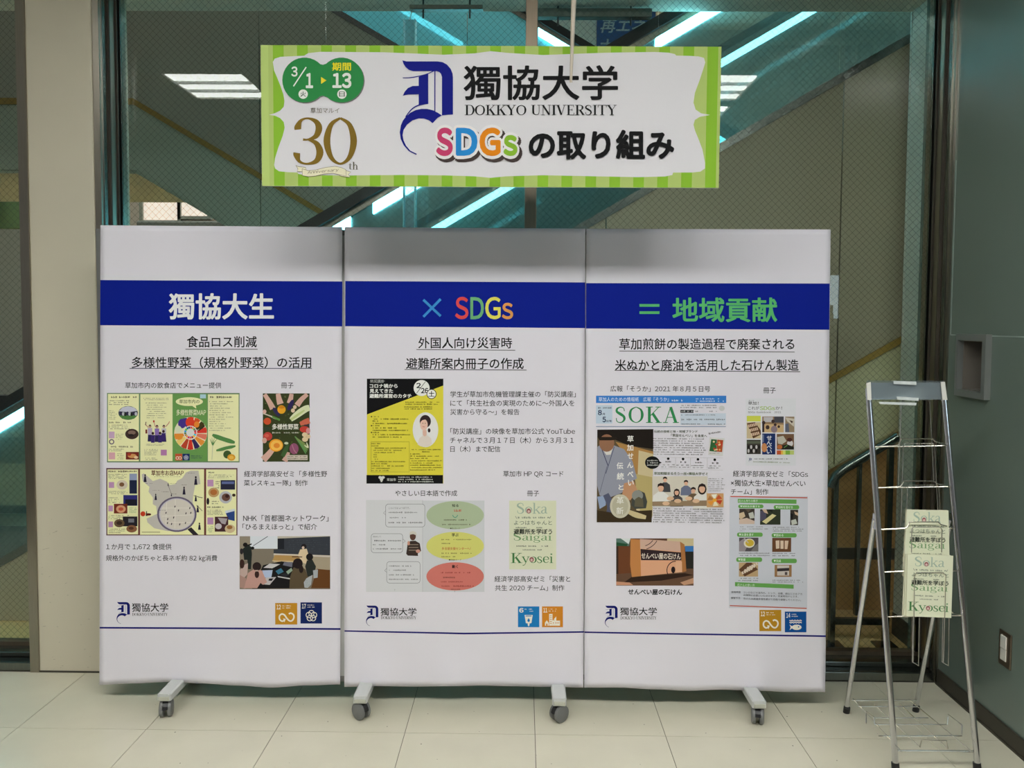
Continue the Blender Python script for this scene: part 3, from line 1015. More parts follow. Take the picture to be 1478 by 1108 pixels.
# brackets under the hall soffit and the hanging guard
def soffit_bar(x0p, x1p, y0p, y1p, label, yd=3.42):
    a, c = PY(x0p, y0p, yd), PY(x1p, y1p, yd)
    t = root('soffit_bracket', ((a.x + c.x) / 2, yd, a.z), label, 'bracket')
    z0, z1 = min(a.z, c.z), zs
    b = MB(); b.box(a.x, c.x, yd - 0.02, yd + 0.02, z0, max(a.z, z0 + 0.02), 0.002); b.build('bar', M['steeldark'], t)
    for f in (0.18, 0.82):
        xx = a.x + (c.x - a.x) * f
        b = MB(); b.tube([(xx, yd, zs + 0.002), (xx, yd, z0 - 0.03)], 0.004, 6); b.build('bolt', M['rail'], t)
    return t


soffit_bar(592, 697, 9, 16, 'dark flat bracket under the hall soffit left of the bronze mullion', 3.40)
soffit_bar(776, 940, 14, 27, 'long dark channel under the hall soffit right of the bronze mullion', 3.50)
ga, gb = PY(582, 28, 3.40), PY(600, 330, 3.40)
t = root('hanging_guard', ((ga.x + gb.x) / 2, 3.40, gb.z), 'narrow folded clear plastic guard hanging by a thin cord beside the mullion', 'safety guard')
xg0, xg1 = ga.x, gb.x
b = MB(); b.box(xg0, xg0 + 0.004, 3.385, 3.43, gb.z - 0.35, ga.z); b.build('edge_strip', M['tubecap'], t)
b = MB(); b.box(xg1 - 0.005, xg1, 3.385, 3.43, gb.z - 0.35, ga.z); b.build('edge_strip', M['tubecap'], t)
b = MB(); b.box(xg0 + 0.004, xg1 - 0.005, 3.40, 3.404, gb.z - 0.35, ga.z); b.build('sheet', M['acryl'], t)
b = MB(); b.tube([((xg0 + xg1) / 2, 3.402, ga.z), ((xg0 + xg1) / 2 + 0.03, 3.40, zs)], 0.0015, 6); b.build('cord', M['white'], t)

# blue sign further back
YS = 6.95
t = root('hall_sign', (*PY(900, 60, YS)[:2], 4.0), 'dark blue hanging sign with slanted white characters, far behind the glass', 'sign')
a, c = PY(862, 24, YS), PY(945, 110, YS)
b = MB(); b.box(a.x, c.x, YS, YS + 0.05, c.z, a.z + 0.3); b.build('board', M['signlit'], t)
pr = Print(lambda x, y, l: PY(x, y, YS - l - 0.002))
pr.text('再エネ', 868, 932, 37.5, (175, 195, 200), 0.02, h=19, slant=0.25)
pr.text('ナ', 867, 885, 66, (150, 175, 180), 0.02, h=19, slant=0.1)
pr.build('sign_lettering', t)
a, c = PY(788, 27, YS), PY(862, 110, YS)
b = MB(); b.box(a.x, c.x - 0.01, YS + 0.02, YS + 0.06, c.z, a.z)
props(b.build('pale_panel', M['hallwall'], org=Vector((a.x, YS, c.z))), 'pale grey panel beside the blue sign far behind the glass', 'panel')

# shops beyond the escalators
b = MB(); b.box(-9, 9, 12.5, 12.6, 0, 8); props(b.build('wall_far', M['mall']), kind='structure')
b = MB(); b.box(-9, 9, 3.7, 12.6, 6.0, 6.1); props(b.build('ceiling_3', M['ceiling']), kind='structure')
b = MB(); b.box(-9.1, -9, 3.3, 12.6, 0, 6); props(b.build('wall_blocker_left', M['mall']), kind='structure')  # unseen side wall added to block world light from the hall
b = MB(); b.box(9, 9.1, 3.3, 12.6, 0, 6); props(b.build('wall_blocker_right', M['mall']), kind='structure')  # opposite unseen wall, likewise added to keep world light out
YF = 8.5
t = root('shop', (*PY(250, 330, YF)[:2], 0), 'pale pink lit shop front with grey window frames, seen under the far escalator', 'shop front')
a, c = PY(150, 225, YF), PY(520, 420, YF)
b = MB(); b.box(a.x, c.x, YF + 0.05, YF + 0.1, 0, a.z); b.build('fascia', M['shopwall'], t)
for (u0, v0, u1, v1) in ((206, 266, 257, 318), (261, 272, 300, 312)):
    a, c = PY(u0, v0, YF), PY(u1, v1, YF)
    b = MB(); b.box(a.x, c.x, YF + 0.01, YF + 0.03, c.z, a.z); p = b.build('lit_panel', M['shoplit'], t)
    b = MB()
    w_ = 0.035
    b.box(a.x - w_, c.x + w_, YF - 0.02, YF + 0.05, a.z, a.z + w_); b.box(a.x - w_, c.x + w_, YF - 0.02, YF + 0.05, c.z - w_, c.z)
    b.box(a.x - w_, a.x, YF - 0.02, YF + 0.05, c.z, a.z); b.box(c.x, c.x + w_, YF - 0.02, YF + 0.05, c.z, a.z)
    b.build('window_frame', M['mall'], t)
a, c = PY(196, 318, YF - 0.3), PY(330, 420, YF - 0.3)
b = MB(); b.box(a.x, c.x, YF - 0.3, YF - 0.1, 0, a.z, 0.02)
props(b.build('shop_counter', mat('counter_grey', (120, 124, 120), 0.5, var=0.03), org=Vector((a.x, YF - 0.2, c.z))), 'grey counter front below the pink shop windows', 'counter')

YL = 9.0
def panel(name, u0, v0, u1, v1, m_, y, label, cat, emit=None):
    a, c = PY(u0, v0, y), PY(u1, v1, y)
    b = MB(); b.box(a.x, c.x, y, y + 0.06, c.z, a.z, 0.01)
    return props(b.build(name, m_, org=Vector((a.x, y, c.z))), label, cat)


panel('lit_window', -60, 180, 34, 212, M['winlit'], YL, 'bright horizontal window strip seen through the left pane', 'window')
panel('green_poster', -60, 240, 45, 330, M['green'], YL, 'blurred green display board behind the left pane', 'display board')
panel('blue_sign', -30, 214, 6, 266, mat('sky_blue_sign', (95, 185, 235), 0.5, emit=0.7), YL - 0.2, 'sky blue rounded sign at the left edge behind the left pane', 'sign')
panel('mall_beam', -60, 165, 45, 178, M['skirt'], YL, 'dark beam above the bright window behind the left pane', 'beam')
panel('tan_display_unit', -60, 630, 60, 760, mat('tan_laminate', (175, 160, 135), 0.5, var=0.04), 7.6, 'tan display unit on the mall floor behind the left pane', 'display unit')
for y, rn in ((7.6, 'near'), (10.5, 'far')):  # unseen ceiling lamps added to light the escalator hall
    for x, wh in ((-5.0, 'leftmost'), (-2.0, 'second from the left'), (1.5, 'third from the left'), (4.5, 'rightmost')):
        ceiling_light(x, y, 'unseen square light added in the tall hall ceiling, %s of the %s row' % (wh, rn), 0.9, 0.9, 5.98, 'unseen lights added in the escalator hall ceiling')

# ================================================================== partition boards and posters
YP = 2.835


def sstep(a, b, x):
    t = min(max((x - a) / (b - a), 0.0), 1.0)
    return t * t * (3 - 2 * t)


def gauss(x, m, s):
    return math.exp(-((x - m) / s) ** 2)


def bulge(px, py):
    """how far the paper stands out from the board, metres"""
    d = 0.0
    f = sstep(914, 992, py)
    d += f * (0.0055 * gauss(px, 262, 40) + 0.006 * gauss(px, 400, 60) + 0.004 * gauss(px, 540, 26) + 0.005 * gauss(px, 655, 34)
              + 0.004 * gauss(px, 800, 24) + 0.007 * gauss(px, 925, 50) + 0.005 * gauss(px, 1090, 28) - 0.002 * math.sin(px * 0.055))
    f2 = sstep(935, 990, py)
    d += f * 0.004 + f2 * (0.007 * gauss(px, 300, 26) + 0.008 * gauss(px, 545, 20) + 0.010 * gauss(px, 645, 22) + 0.009 * gauss(px, 1098, 20) + 0.006 * gauss(px, 890, 40))
    d += sstep(400, 325, py) * 0.003 * math.sin(px * 0.04 + 0.5)
    return d + 0.0035


def onposter(px, py, lift):
    return PY(px, py, YP - bulge(px, py) - lift)


NAVY, INK = (3, 28, 140), (22, 22, 24)


def poster(label, tl, tr, br, bl, bottom):
    c = PY((bl[0] + br[0]) / 2, bl[1], YP)
    t = root('poster', (c.x, YP, c.z), label, 'poster')
    nx, ny = 44, 80
    vs = []
    for j in range(ny + 1):
        w = j / ny
        for i in range(nx + 1):
            u = i / nx
            x = (tl[0] * (1 - u) + tr[0] * u) * (1 - w) + (bl[0] * (1 - u) + br[0] * u) * w
            yt = tl[1] * (1 - u) + tr[1] * u
            k = u * (len(bottom) - 1); q = min(int(k), len(bottom) - 2)
            yb = bottom[q] + (bottom[q + 1] - bottom[q]) * sstep(0, 1, k - q)
            vs.append(onposter(x, yt * (1 - w) + yb * w, 0))
    b = MB(); b.add(vs, [(j * (nx + 1) + i, j * (nx + 1) + i + 1, (j + 1) * (nx + 1) + i + 1, (j + 1) * (nx + 1) + i) for j in range(ny) for i in range(nx)])
    s = b.build('sheet', M['paper'], t, smooth=True)
    md = s.modifiers.new('thickness', 'SOLIDIFY'); md.thickness = 0.0006; md.offset = 0
    return t


def P_(base=0.0005):
    p = Print(onposter); p.base = base
    return p


# the university's blackletter mark, drawn in its own 568 x 1010 box
MARK = [
    [(115, 53), (160, 64), (490, 64), (545, 72), (592, 98), (632, 145), (652, 195), (656, 235), (656, 630), (600, 633), (538, 640), (538, 230), (528, 197), (510, 178), (485, 168), (230, 168), (185, 155), (150, 125), (128, 90)],
    [(290, 228), (345, 212), (392, 192), (392, 518), (340, 522), (290, 532)],
    [(292, 325), (225, 327), (175, 348), (140, 388), (120, 430), (180, 416), (292, 414)],
    [(150, 657), (200, 612), (260, 582), (320, 570), (380, 570), (440, 584), (495, 612), (538, 640), (490, 668), (438, 723), (400, 692), (345, 673), (290, 672), (225, 692), (165, 738), (128, 795), (118, 850), (128, 905), (155, 962), (200, 1015), (272, 1050), (262, 1060), (185, 1020), (130, 958), (98, 890), (88, 820), (100, 745), (122, 695)],
]
MARK_R = [[(120, 240, 8), (200, 238, 9), (290, 222, 9), (380, 198, 9), (450, 166, 9)], [(463, 168, 11), (463, 600, 11)], [(392, 514, 4), (290, 531, 12), (215, 575, 12), (150, 655, 10)]]


def mark(p, x0, y0, x1, y1, col=(10, 22, 130)):
    k = p.k, p.ox, p.oy
    o = p.pt(x0, y0); e = p.pt(x1, y1)
    kx, ky = (e[0] - o[0]) / 568.0, (e[1] - o[1]) / 1007.0
    f = lambda x, y: (o[0] + (x - 88) * kx, o[1] + (y - 53) * ky)
    for pl in MARK:
        p.raw([f(*q) for q in pl], [tuple(range(len(pl)))], col)
    sp = (p.k, p.ox, p.oy, p.skx, p.sky)
    p.T(1, 0, 0)
    for r in MARK_R:
        p.ribbon([(*f(x, y), w * (kx + ky) / 2) for x, y, w in r], col)
    p.k, p.ox, p.oy, p.skx, p.sky = sp


def small_logo(t, mx0, my0, mx1, my1, kx0, kx1, ky0, ky1, ux0, ux1, uy0, uy1):
    p = P_()
    mark(p, mx0, my0, mx1, my1, (14, 22, 105))
    p.text('獨協大学', kx0, kx1, 0, INK, 0.012, y0=ky0, y1=ky1)
    p.serif('DOKKYO UNIVERSITY', ux0, ux1, uy0, uy1, INK)
    p.build('logo', t)


def icon(t, x0, y0, x1, y1, col, num, kind, seed):
    p = P_()
    S = 100.0
    p.T(S / (x1 - x0), x0, y0)
    hs = (y1 - y0) / (x1 - x0) * 100
    Wt = (240, 235, 222)
    p.rect(0, 0, 100, hs, col, (2, 2))
    p.text(num, 7, 25, 0, Wt, 0.03, y0=8, y1=28)
    p.greek(32, 8, 72, 27, 2, Wt, seed, hf=0.6)
    if kind == 'inf':
        p.ribbon([(62, 50, 7), (70, 46, 7), (82, 52, 7), (85, 66, 7), (76, 80, 7), (64, 80, 7), (52, 68, 7), (42, 54, 7), (30, 50, 7), (20, 58, 7), (20, 73, 7), (30, 82, 7), (40, 80, 7)], Wt)
        p.poly([(36, 70), (48, 72), (42, 88)], Wt)
    elif kind == 'rings':
        for i in range(5):
            a = math.radians(-90 + 72 * i)
            p.ring(51 + 13 * math.cos(a), 63 + 13 * math.sin(a), 12.5, 12.5, 3.6, Wt, 18)
    elif kind == 'water':
        p.poly([(31, 40), (69, 40), (63, 78), (54, 80), (54, 88), (50, 94), (46, 88), (46, 80), (37, 78)], Wt)
        p.rect(36, 43, 64, 47, col, (1, 1))
        p.ell(50, 66, 6, 7, col, 10); p.poly([(44.5, 63), (50, 54), (55.5, 63)], col)
    elif kind == 'city':
        p.poly([(14, 92), (14, 78), (23, 66), (32, 78), (32, 92)], Wt); p.rect(20, 82, 26, 92, col, (1, 1))
        p.rect(34, 36, 50, 92, Wt, (1, 1)); p.rect(50, 66, 62, 92, Wt, (1, 1)); p.poly([(56, 62), (68, 48), (68, 92), (62, 92), (62, 66)], Wt); p.rect(68, 68, 86, 92, Wt, (1, 1))
        for yy in (43, 52, 61, 70, 79): p.rect(37, yy, 47, yy + 2.6, col, (1, 1))
        for xx in (53, 64, 71, 78): p.rect(xx, 75, xx + 3, 82, col, (1, 1))
    elif kind == 'fish':
        for yy in (42, 51):
            p.ribbon([(22 + i * 6.2, yy + (2.2 if i % 2 else -2.2), 4) for i in range(10)], Wt)
        p.ell(55, 73, 23, 12.5, Wt, 20); p.poly([(22, 60), (36, 70), (36, 76), (22, 86), (27, 73)], Wt)
        p.ell(64, 71, 3.4, 3.4, col, 8)
    p.build('goal_icon', t)


def line_of(t, s, x0, x1, yc, col=(28, 28, 32), bold=0.007, base=0.0005, name='lettering', tilt=0.0, **k):
    p = P_(base); p.text(s, x0, x1, yc, col, bold, tilt=tilt, **k)
    return p.build(name, t)


def person(p, x, y, s, skin, hair, cloth, long_=False):
    """small printed figure: head at (x, y), s = head height"""
    p.poly([(x - s * 1.15, y + s * 2.6), (x - s * 1.0, y + s * 1.1), (x - s * 0.35, y + s * 0.6), (x + s * 0.35, y + s * 0.6), (x + s * 1.0, y + s * 1.1), (x + s * 1.15, y + s * 2.6)], cloth)
    if long_:
        p.ell(x, y + s * 0.15, s * 0.55, s * 0.7, hair, 12)
    p.ell(x, y + s * 0.1, s * 0.38, s * 0.52, skin, 12)
    p.poly([(x - s * 0.45, y + s * 0.05), (x - s * 0.4, y - s * 0.4), (x, y - s * 0.58), (x + s * 0.4, y - s * 0.4), (x + s * 0.45, y + s * 0.05), (x + s * 0.2, y - s * 0.18), (x - s * 0.2, y - s * 0.18)], hair)


# ---------------------------------------------------------------- poster 1
t1 = poster('white poster with blue title band, veggie pictures and map on the left board', (145, 325), (494, 327.5), (491, 990), (143.5, 987),
            [988, 986, 984, 986, 989, 992, 989, 987.5])
p = P_(); p.quad((144.8, 404), (494.2, 406), (494, 471), (144.6, 469.3), NAVY, 26, 5); p.build('title_band', t1)
line_of(t1, '獨協大生', 244.5, 394.5, 0, (238, 238, 240), 0.026, 0.0012, 'title_lettering', y0=424, y1=460)
line_of(t1, '食品ロス削減', 270, 370.5, 0, INK, 0.016, y0=485, y1=501, name='subtitle_lettering')
line_of(t1, '多様性野菜（規格外野菜）の活用', 190.3, 449, 0, INK, 0.014, y0=514.8, y1=531, name='subtitle_lettering')
p = P_(); p.rect(267.7, 503.4, 371.7, 504.4, (60, 60, 62)); p.rect(187, 531, 450, 532, (60, 60, 90)); p.build('underline', t1)
line_of(t1, '草加市内の飲食店でメニュー提供', 180.6, 319.3, 556.2)
line_of(t1, '冊子', 405.7, 423.5, 556.2)
line_of(t1, '経済学部高安ゼミ「多様性野', 352.4, 472, 684)
line_of(t1, '菜レスキュー隊」制作', 352, 444, 697)
line_of(t1, 'NHK「首都圏ネットワーク」', 351, 474, 748)
line_of(t1, '「ひるまえほっと」で紹介', 350, 457.5, 760.3)
line_of(t1, '１か月で 1,672 食提供', 153.2, 247.4, 789)
line_of(t1, '規格外のかぼちゃと長ネギ約 82 ㎏消費', 153, 313.5, 805.4)
p = P_(); p.quad((143.8, 904.4), (491.5, 906.2), (491.5, 908.8), (143.8, 906.8), (22, 20, 110), 40, 1); p.build('rule_line', t1)
small_logo(t1, 168.2, 868.3, 187.5, 900, 190.6, 242.8, 870.3, 882.6, 190.8, 242, 884.3, 888.3)
icon(t1, 397.2, 870, 429, 901, (196, 140, 38), '12', 'inf', 1)
icon(t1, 433.7, 869, 464.7, 899.6, (22, 40, 98), '17', 'rings', 2)

CREAM, GRN = (240, 238, 186), (108, 156, 84)
DK = (70, 66, 60)
p = P_(); p.T(7.21, 145, 560)
p.rect(68, 50, 1448, 772, (112, 142, 104)); p.rect(78, 60, 400, 760, CREAM); p.rect(415, 62, 750, 758, CREAM)
p.rect(750, 60, 1112, 760, GRN); p.rect(1118, 64, 1438, 760, CREAM)
p.greek(88, 78, 372, 108, 1, (50, 40, 20), 11, hf=0.8, ragged=0)
p.greek(90, 120, 330, 180, 3, DK, 12); p.greek(90, 225, 165, 330, 6, (120, 120, 90), 13)
p.ell(288, 258, 102, 72, (70, 78, 88)); p.poly([(190, 240), (230, 200), (288, 188), (350, 202), (385, 235), (300, 250)], (200, 200, 215))
p.poly([(192, 285), (384, 285), (350, 318), (288, 330), (226, 318)], (84, 132, 70))
for i, xx in enumerate(range(215, 375, 22)): p.ell(xx, 262 + (i % 3) * 5, 14, 20, ((52, 44, 76), (190, 190, 200), (40, 44, 40))[i % 3], 8)
p.greek(90, 345, 310, 368, 1, (50, 40, 20), 14, hf=0.8); p.greek(90, 375, 330, 432, 3, DK, 15)
p.ell(327, 477, 70, 54, (66, 48, 44)); p.ell(327, 462, 40, 22, (130, 105, 95)); p.ell(318, 490, 30, 14, (40, 32, 34))
p.rect(86, 452, 146, 522, (205, 170, 200)); p.greek(160, 470, 245, 540, 4, (140, 140, 100), 16); p.ell(116, 558, 28, 28, (110, 100, 120)); p.ell(116, 558, 17, 17, CREAM)
p.greek(90, 598, 330, 620, 1, (50, 40, 20), 17, hf=0.8, ragged=0); p.greek(90, 626, 250, 660, 2, DK, 18)
p.rect(86, 668, 152, 740, (222, 170, 180)); p.greek(175, 672, 250, 745, 4, (140, 140, 100), 19)
p.rect(264, 664, 400, 742, (120, 44, 36)); p.ell(330, 705, 46, 22, (208, 150, 90)); p.ell(300, 690, 20, 14, (170, 60, 40)); p.ell(370, 720, 22, 14, (230, 200, 160))
p.greek(448, 98, 722, 128, 2, (120, 116, 90), 20, ragged=0.05)
for i in range(8): p.greek(470 + (i % 3) * 12, 146 + i * 22, 700 - (i * 37) % 60, 162 + i * 22, 1, (110, 104, 84), 30 + i, ragged=0.1)
for (x, y, s_, cl) in ((515, 395, 17, (190, 175, 200)), (588, 400, 18, (150, 120, 190)), (660, 398, 17, (200, 196, 205))):
    p.poly([(x - 24, y + 20), (x + 24, y + 20), (x + 20, y + 120), (x - 20, y + 120)], cl); p.poly([(x - 20, y + 90), (x + 20, y + 90), (x + 26, y + 160), (x - 24, y + 160)], (46, 40, 84))
    p.ell(x, y, s_ * 0.8, s_, (58, 38, 38), 10); p.ell(x, y + 5, s_ * 0.5, s_ * 0.6, (215, 170, 145), 8)
for (x, y) in ((545, 470), (620, 468), (656, 450)): p.ell(x, y, 14, 16, (60, 40, 40), 8); p.poly([(x - 22, y + 18), (x + 22, y + 18), (x + 18, y + 98), (x - 18, y + 98)], (60, 44, 110))
p.line(500, 410, 470, 380, 9, (200, 150, 130)); p.line(468, 385, 474, 350, 8, (90, 60, 50)); p.line(570, 400, 556, 350, 9, (210, 160, 140)); p.ell(555, 345, 9, 13, (190, 60, 40), 8)
p.line(680, 400, 714, 360, 9, (200, 150, 130)); p.line(712, 362, 718, 345, 6, (190, 90, 60)); p.line(490, 460, 470, 465, 8, (190, 140, 120)); p.rect(468, 430, 486, 472, (120, 50, 40))
p.greek(475, 578, 690, 600, 2, (90, 84, 70), 50); p.greek(458, 630, 600, 700, 5, (110, 104, 84), 51); p.ring(608, 668, 0, 0, 1, DK, 3)
p.rect(628, 640, 690, 700, (186, 130, 176)); p.greek(470, 720, 600, 750, 2, (90, 84, 70), 52)
p.ell(925, 140, 142, 46, CREAM, 26); p.poly([(940, 175), (998, 214), (990, 160)], CREAM)
p.text('草加市内の', 820, 1030, 140, (96, 110, 60), 0.01)
p.text('多様性野菜MAP', 790, 1098, 0, (236, 236, 200), 0.012, y0=222, y1=284)
p.rect(1036, 64, 1098, 106, (180, 214, 224))
# the ring of vegetables
cx, cy, R = 938, 470, 172
p.ell(cx, cy, R, R, (236, 226, 190), 32)
wed = [(205, 60, 40), (216, 84, 40), (70, 60, 30), (220, 60, 48), (226, 120, 100), (236, 150, 60), (60, 44, 96), (210, 52, 40), (190, 70, 44), (240, 210, 120), (230, 140, 50), (220, 222, 180), (236, 240, 216), (76, 50, 130)]
for i in range(14):
    a0, a1 = math.radians(-100 + i * 360 / 14), math.radians(-100 + (i + 0.84) * 360 / 14)
    if i in (11, 12): continue
    p.poly([(cx + 68 * math.cos(a0), cy + 68 * math.sin(a0)), (cx + R * .98 * math.cos(a0), cy + R * .98 * math.sin(a0)), (cx + R * math.cos((a0 + a1) / 2), cy + R * math.sin((a0 + a1) / 2)), (cx + R * .98 * math.cos(a1), cy + R * .98 * math.sin(a1)), (cx + 68 * math.cos(a1), cy + 68 * math.sin(a1))], wed[i])
p.ell(850, 368, 42, 50, (70, 52, 136)); p.ell(932, 355, 46, 52, (222, 66, 40)); p.ell(1002, 378, 28, 32, (236, 140, 50)); p.ell(815, 505, 42, 32, (232, 146, 54)); p.ell(808, 425, 36, 34, (224, 228, 196))
p.poly([(1010, 440), (1078, 388), (1086, 402), (1028, 444)], (58, 48, 34)); p.poly([(948, 540), (975, 540), (1025, 612), (985, 632)], (52, 40, 92))
sdg = [(229, 36, 59), (221, 166, 58), (76, 159, 56), (197, 25, 45), (255, 58, 33), (38, 189, 226), (252, 195, 11), (162, 25, 66), (253, 105, 37), (221, 19, 103), (253, 157, 36), (191, 139, 46), (63, 126, 68), (10, 151, 217), (86, 192, 43), (0, 104, 157), (25, 72, 106)]
p.ell(935, 462, 72, 72, (225, 225, 225), 24)
for i, cc in enumerate(sdg):
    a0, a1 = math.radians(-90 + i * 360 / 17), math.radians(-90 + (i + 0.86) * 360 / 17)
    p.poly([(935 + 42 * math.cos(a0), 462 + 42 * math.sin(a0)), (935 + 64 * math.cos(a0), 462 + 64 * math.sin(a0)), (935 + 64 * math.cos(a1), 462 + 64 * math.sin(a1)), (935 + 42 * math.cos(a1), 462 + 42 * math.sin(a1))], cc)
p.rect(778, 682, 850, 752, (206, 90, 56)); p.ring(800, 726, 14, 14, 7, (236, 220, 200), 14); p.ring(828, 726, 14, 14, 7, (236, 220, 200), 14)
p.rect(854, 682, 928, 752, (28, 46, 100))
for i in range(5):
    a = math.radians(-90 + 72 * i); p.ring(891 + 12 * math.cos(a), 722 + 12 * math.sin(a), 12, 12, 4, (200, 205, 225), 12)
p.greek(945, 696, 1085, 736, 2, (30, 40, 90), 53)
p.greek(1142, 78, 1345, 108, 1, (50, 40, 20), 54, hf=0.8, ragged=0)
for i in range(14): p.greek(1132, 132 + i * 23, 1400 - (i * 53) % 120, 148 + i * 23, 1, (100, 96, 76), 60 + i)
def veg(pts, col, w): p.ribbon([(x, y, w * f) for (x, y), f in zip(pts, (0.5, 1, 1, 1, 0.5))], col)
veg([(1165, 485), (1210, 505), (1280, 530), (1350, 552), (1398, 566)], (88, 140, 78), 44)
veg([(1205, 648), (1260, 636), (1310, 622), (1360, 612), (1405, 602)], (88, 140, 78), 32)
for dx in (-14, -4, 8, 20): p.ribbon([(1168, 600, 9), (1168 + dx, 560, 7), (1168 + dx * 2.2, 510 + abs(dx), 2)], (92, 138, 80))
p.line(1168, 590, 1160, 745, 7, (205, 208, 170))
p.ell(1320, 690, 42, 42, (66, 92, 48)); p.ell(1362, 720, 42, 34, (224, 160, 48)); p.ell(1362, 722, 26, 19, (240, 190, 84))
p.build('map_leaflet_picture', t1)

# vegetable booklet
p = P_(); p.T(10.07, 370, 560)
p.rect(94, 76, 774, 1068, (58, 66, 36))
rd = random.Random(5)
for i in range(70): p.ell(rd.uniform(110, 760), rd.uniform(90, 1050), rd.uniform(8, 26), rd.uniform(6, 16), rd.choice([(78, 90, 44), (48, 56, 32), (92, 100, 58), (70, 60, 38)]), 6, rd.uniform(0, 3))
SK = (214, 172, 158)
def arm(pts, w0, w1): p.ribbon([(x, y, w0 + (w1 - w0) * i / (len(pts) - 1)) for i, (x, y) in enumerate(pts)], SK)
arm([(120, 90), (165, 160), (205, 230), (240, 300)], 56, 88); arm([(315, 80), (330, 160), (350, 230)], 64, 96); arm([(512, 82), (500, 150), (480, 220)], 58, 80); arm([(740, 90), (660, 160), (590, 250)], 56, 84)
arm([(100, 1040), (170, 970), (235, 890)], 100, 76); arm([(410, 1060), (440, 1000), (462, 930)], 84, 56)
p.ell(290, 345, 30, 78, (52, 46, 86), 14, -0.65); p.ell(366, 310, 60, 62, (230, 164, 40)); p.ell(366, 275, 46, 22, (205, 130, 30)); p.ell(498, 245, 32, 86, (48, 40, 90), 14, 0.45)
p.ell(560, 275, 26, 28, (220, 196, 168)); p.ell(532, 325, 28, 30, (226, 200, 172))
p.ribbon([(500, 460, 60), (560, 410, 88), (640, 350, 100), (720, 300, 96), (772, 285, 84)], (222, 226, 186)); p.ribbon([(500, 460, 30), (600, 390, 34), (700, 320, 20)], (196, 208, 140))
p.ribbon([(98, 366, 18), (190, 400, 18), (260, 430, 26), (340, 465, 14)], (206, 196, 180)); p.ribbon([(230, 412, 24), (340, 462, 30)], (96, 150, 70), sm=False)
p.ell(160, 480, 54, 50, (206, 84, 50)); p.ell(120, 340, 26, 30, (220, 176, 166)); p.ell(165, 700, 66, 62, (196, 70, 62)); p.ell(150, 690, 34, 24, (216, 100, 84)); p.ell(150, 590, 58, 30, (56, 70, 54)); p.ell(118, 760, 34, 40, SK)
p.ribbon([(636, 520, 50), (700, 495, 76), (772, 470, 84)], (208, 108, 84)); p.ell(700, 598, 70, 46, (198, 66, 56)); p.ell(752, 620, 30, 44, (220, 150, 150)); p.rect(700, 528, 774, 550, (70, 56, 70))
p.ell(704, 676, 40, 34, (228, 206, 166)); p.ell(756, 702, 30, 30, (222, 198, 158)); p.ell(708, 744, 44, 36, (226, 204, 164))
p.ell(286, 830, 102, 92, (236, 158, 42), 24); p.ell(290, 832, 84, 74, (244, 190, 88), 24); p.ell(296, 834, 46, 38, (230, 140, 50), 14)
for dx in (0, 30, 60, 95): p.ribbon([(560 + dx * 0.3, 700 + dx * 0.3, 14), (640 + dx * 0.6, 810, 26), (720 + dx * 0.4, 950 - dx * 0.8, 16)], (96 + dx // 3, 146, 84))
p.ribbon([(730, 790, 12), (750, 860, 22), (700, 830, 8)], (226, 226, 196)); p.ell(548, 880, 66, 80, (146, 84, 112)); p.ribbon([(520, 820, 10), (548, 900, 14), (590, 950, 10)], (180, 120, 140)); p.ribbon([(380, 990, 60), (430, 890, 64), (462, 812, 26)], (66, 96, 54)); p.ell(436, 800, 30, 18, (200, 206, 176))
p.rect(440, 972, 745, 1045, (204, 190, 176)); p.greek(456, 980, 732, 1040, 2, (60, 50, 44), 70, ragged=0.05)
p.text('多様性野菜', 230, 612, 0, (240, 238, 228), 0.02, y0=520, y1=600); p.greek(232, 632, 605, 662, 1, (220, 218, 200), 71, hf=0.85, ragged=0)
p.build('booklet_picture', t1)

# map sheet
p = P_(); p.T(7.21, 145, 665)
BR = (112, 62, 56)
p.rect(60, 74, 1426, 775, (100, 66, 74)); p.rect(72, 88, 392, 764, CREAM); p.rect(392, 84, 412, 770, BR); p.rect(412, 86, 1080, 768, CREAM); p.rect(1078, 84, 1100, 772, BR); p.rect(1100, 88, 1414, 768, CREAM)
p.poly([(430, 140), (452, 130), (500, 170), (545, 210), (620, 185), (690, 215), (720, 250), (780, 240), (800, 205), (850, 180), (890, 120), (940, 100), (1020, 102), (1040, 240), (985, 250), (965, 360), (960, 420), (985, 560), (900, 720), (700, 730), (560, 700), (490, 640), (480, 600), (590, 550), (580, 470), (545, 450), (545, 380), (500, 320), (510, 270), (440, 210)], (198, 192, 184))
p.text('草加市お店MAP', 530, 865, 0, (92, 40, 26), 0.02, y0=98, y1=152); p.greek(560, 158, 850, 170, 1, (120, 100, 80), 80)
p.ring(795, 555, 205, 182, 2, (120, 116, 110), 6)
p.ell(795, 555, 205, 184, (106, 96, 118), 34); p.ell(795, 555, 186, 167, (198, 192, 205), 34); p.ell(797, 555, 176, 158, (214, 206, 196), 34)
p.poly([(905, 712), (945, 690), (1020, 768), (962, 768)], (44, 40, 44))
for (x0, y0, x1, y1) in ((690, 430, 680, 660), (780, 400, 775, 700), (640, 490, 960, 490), (640, 575, 965, 560), (700, 640, 940, 640)): p.line(x0, y0, x1, y1, 4, (236, 230, 220))
for (x, y) in ((682, 540), (775, 475), (812, 515), (890, 545), (940, 540), (700, 605), (762, 588), (740, 655), (885, 645), (825, 660), (930, 490), (698, 645)): p.ell(x, y, 6, 13, (64, 56, 60), 6, 0.3)
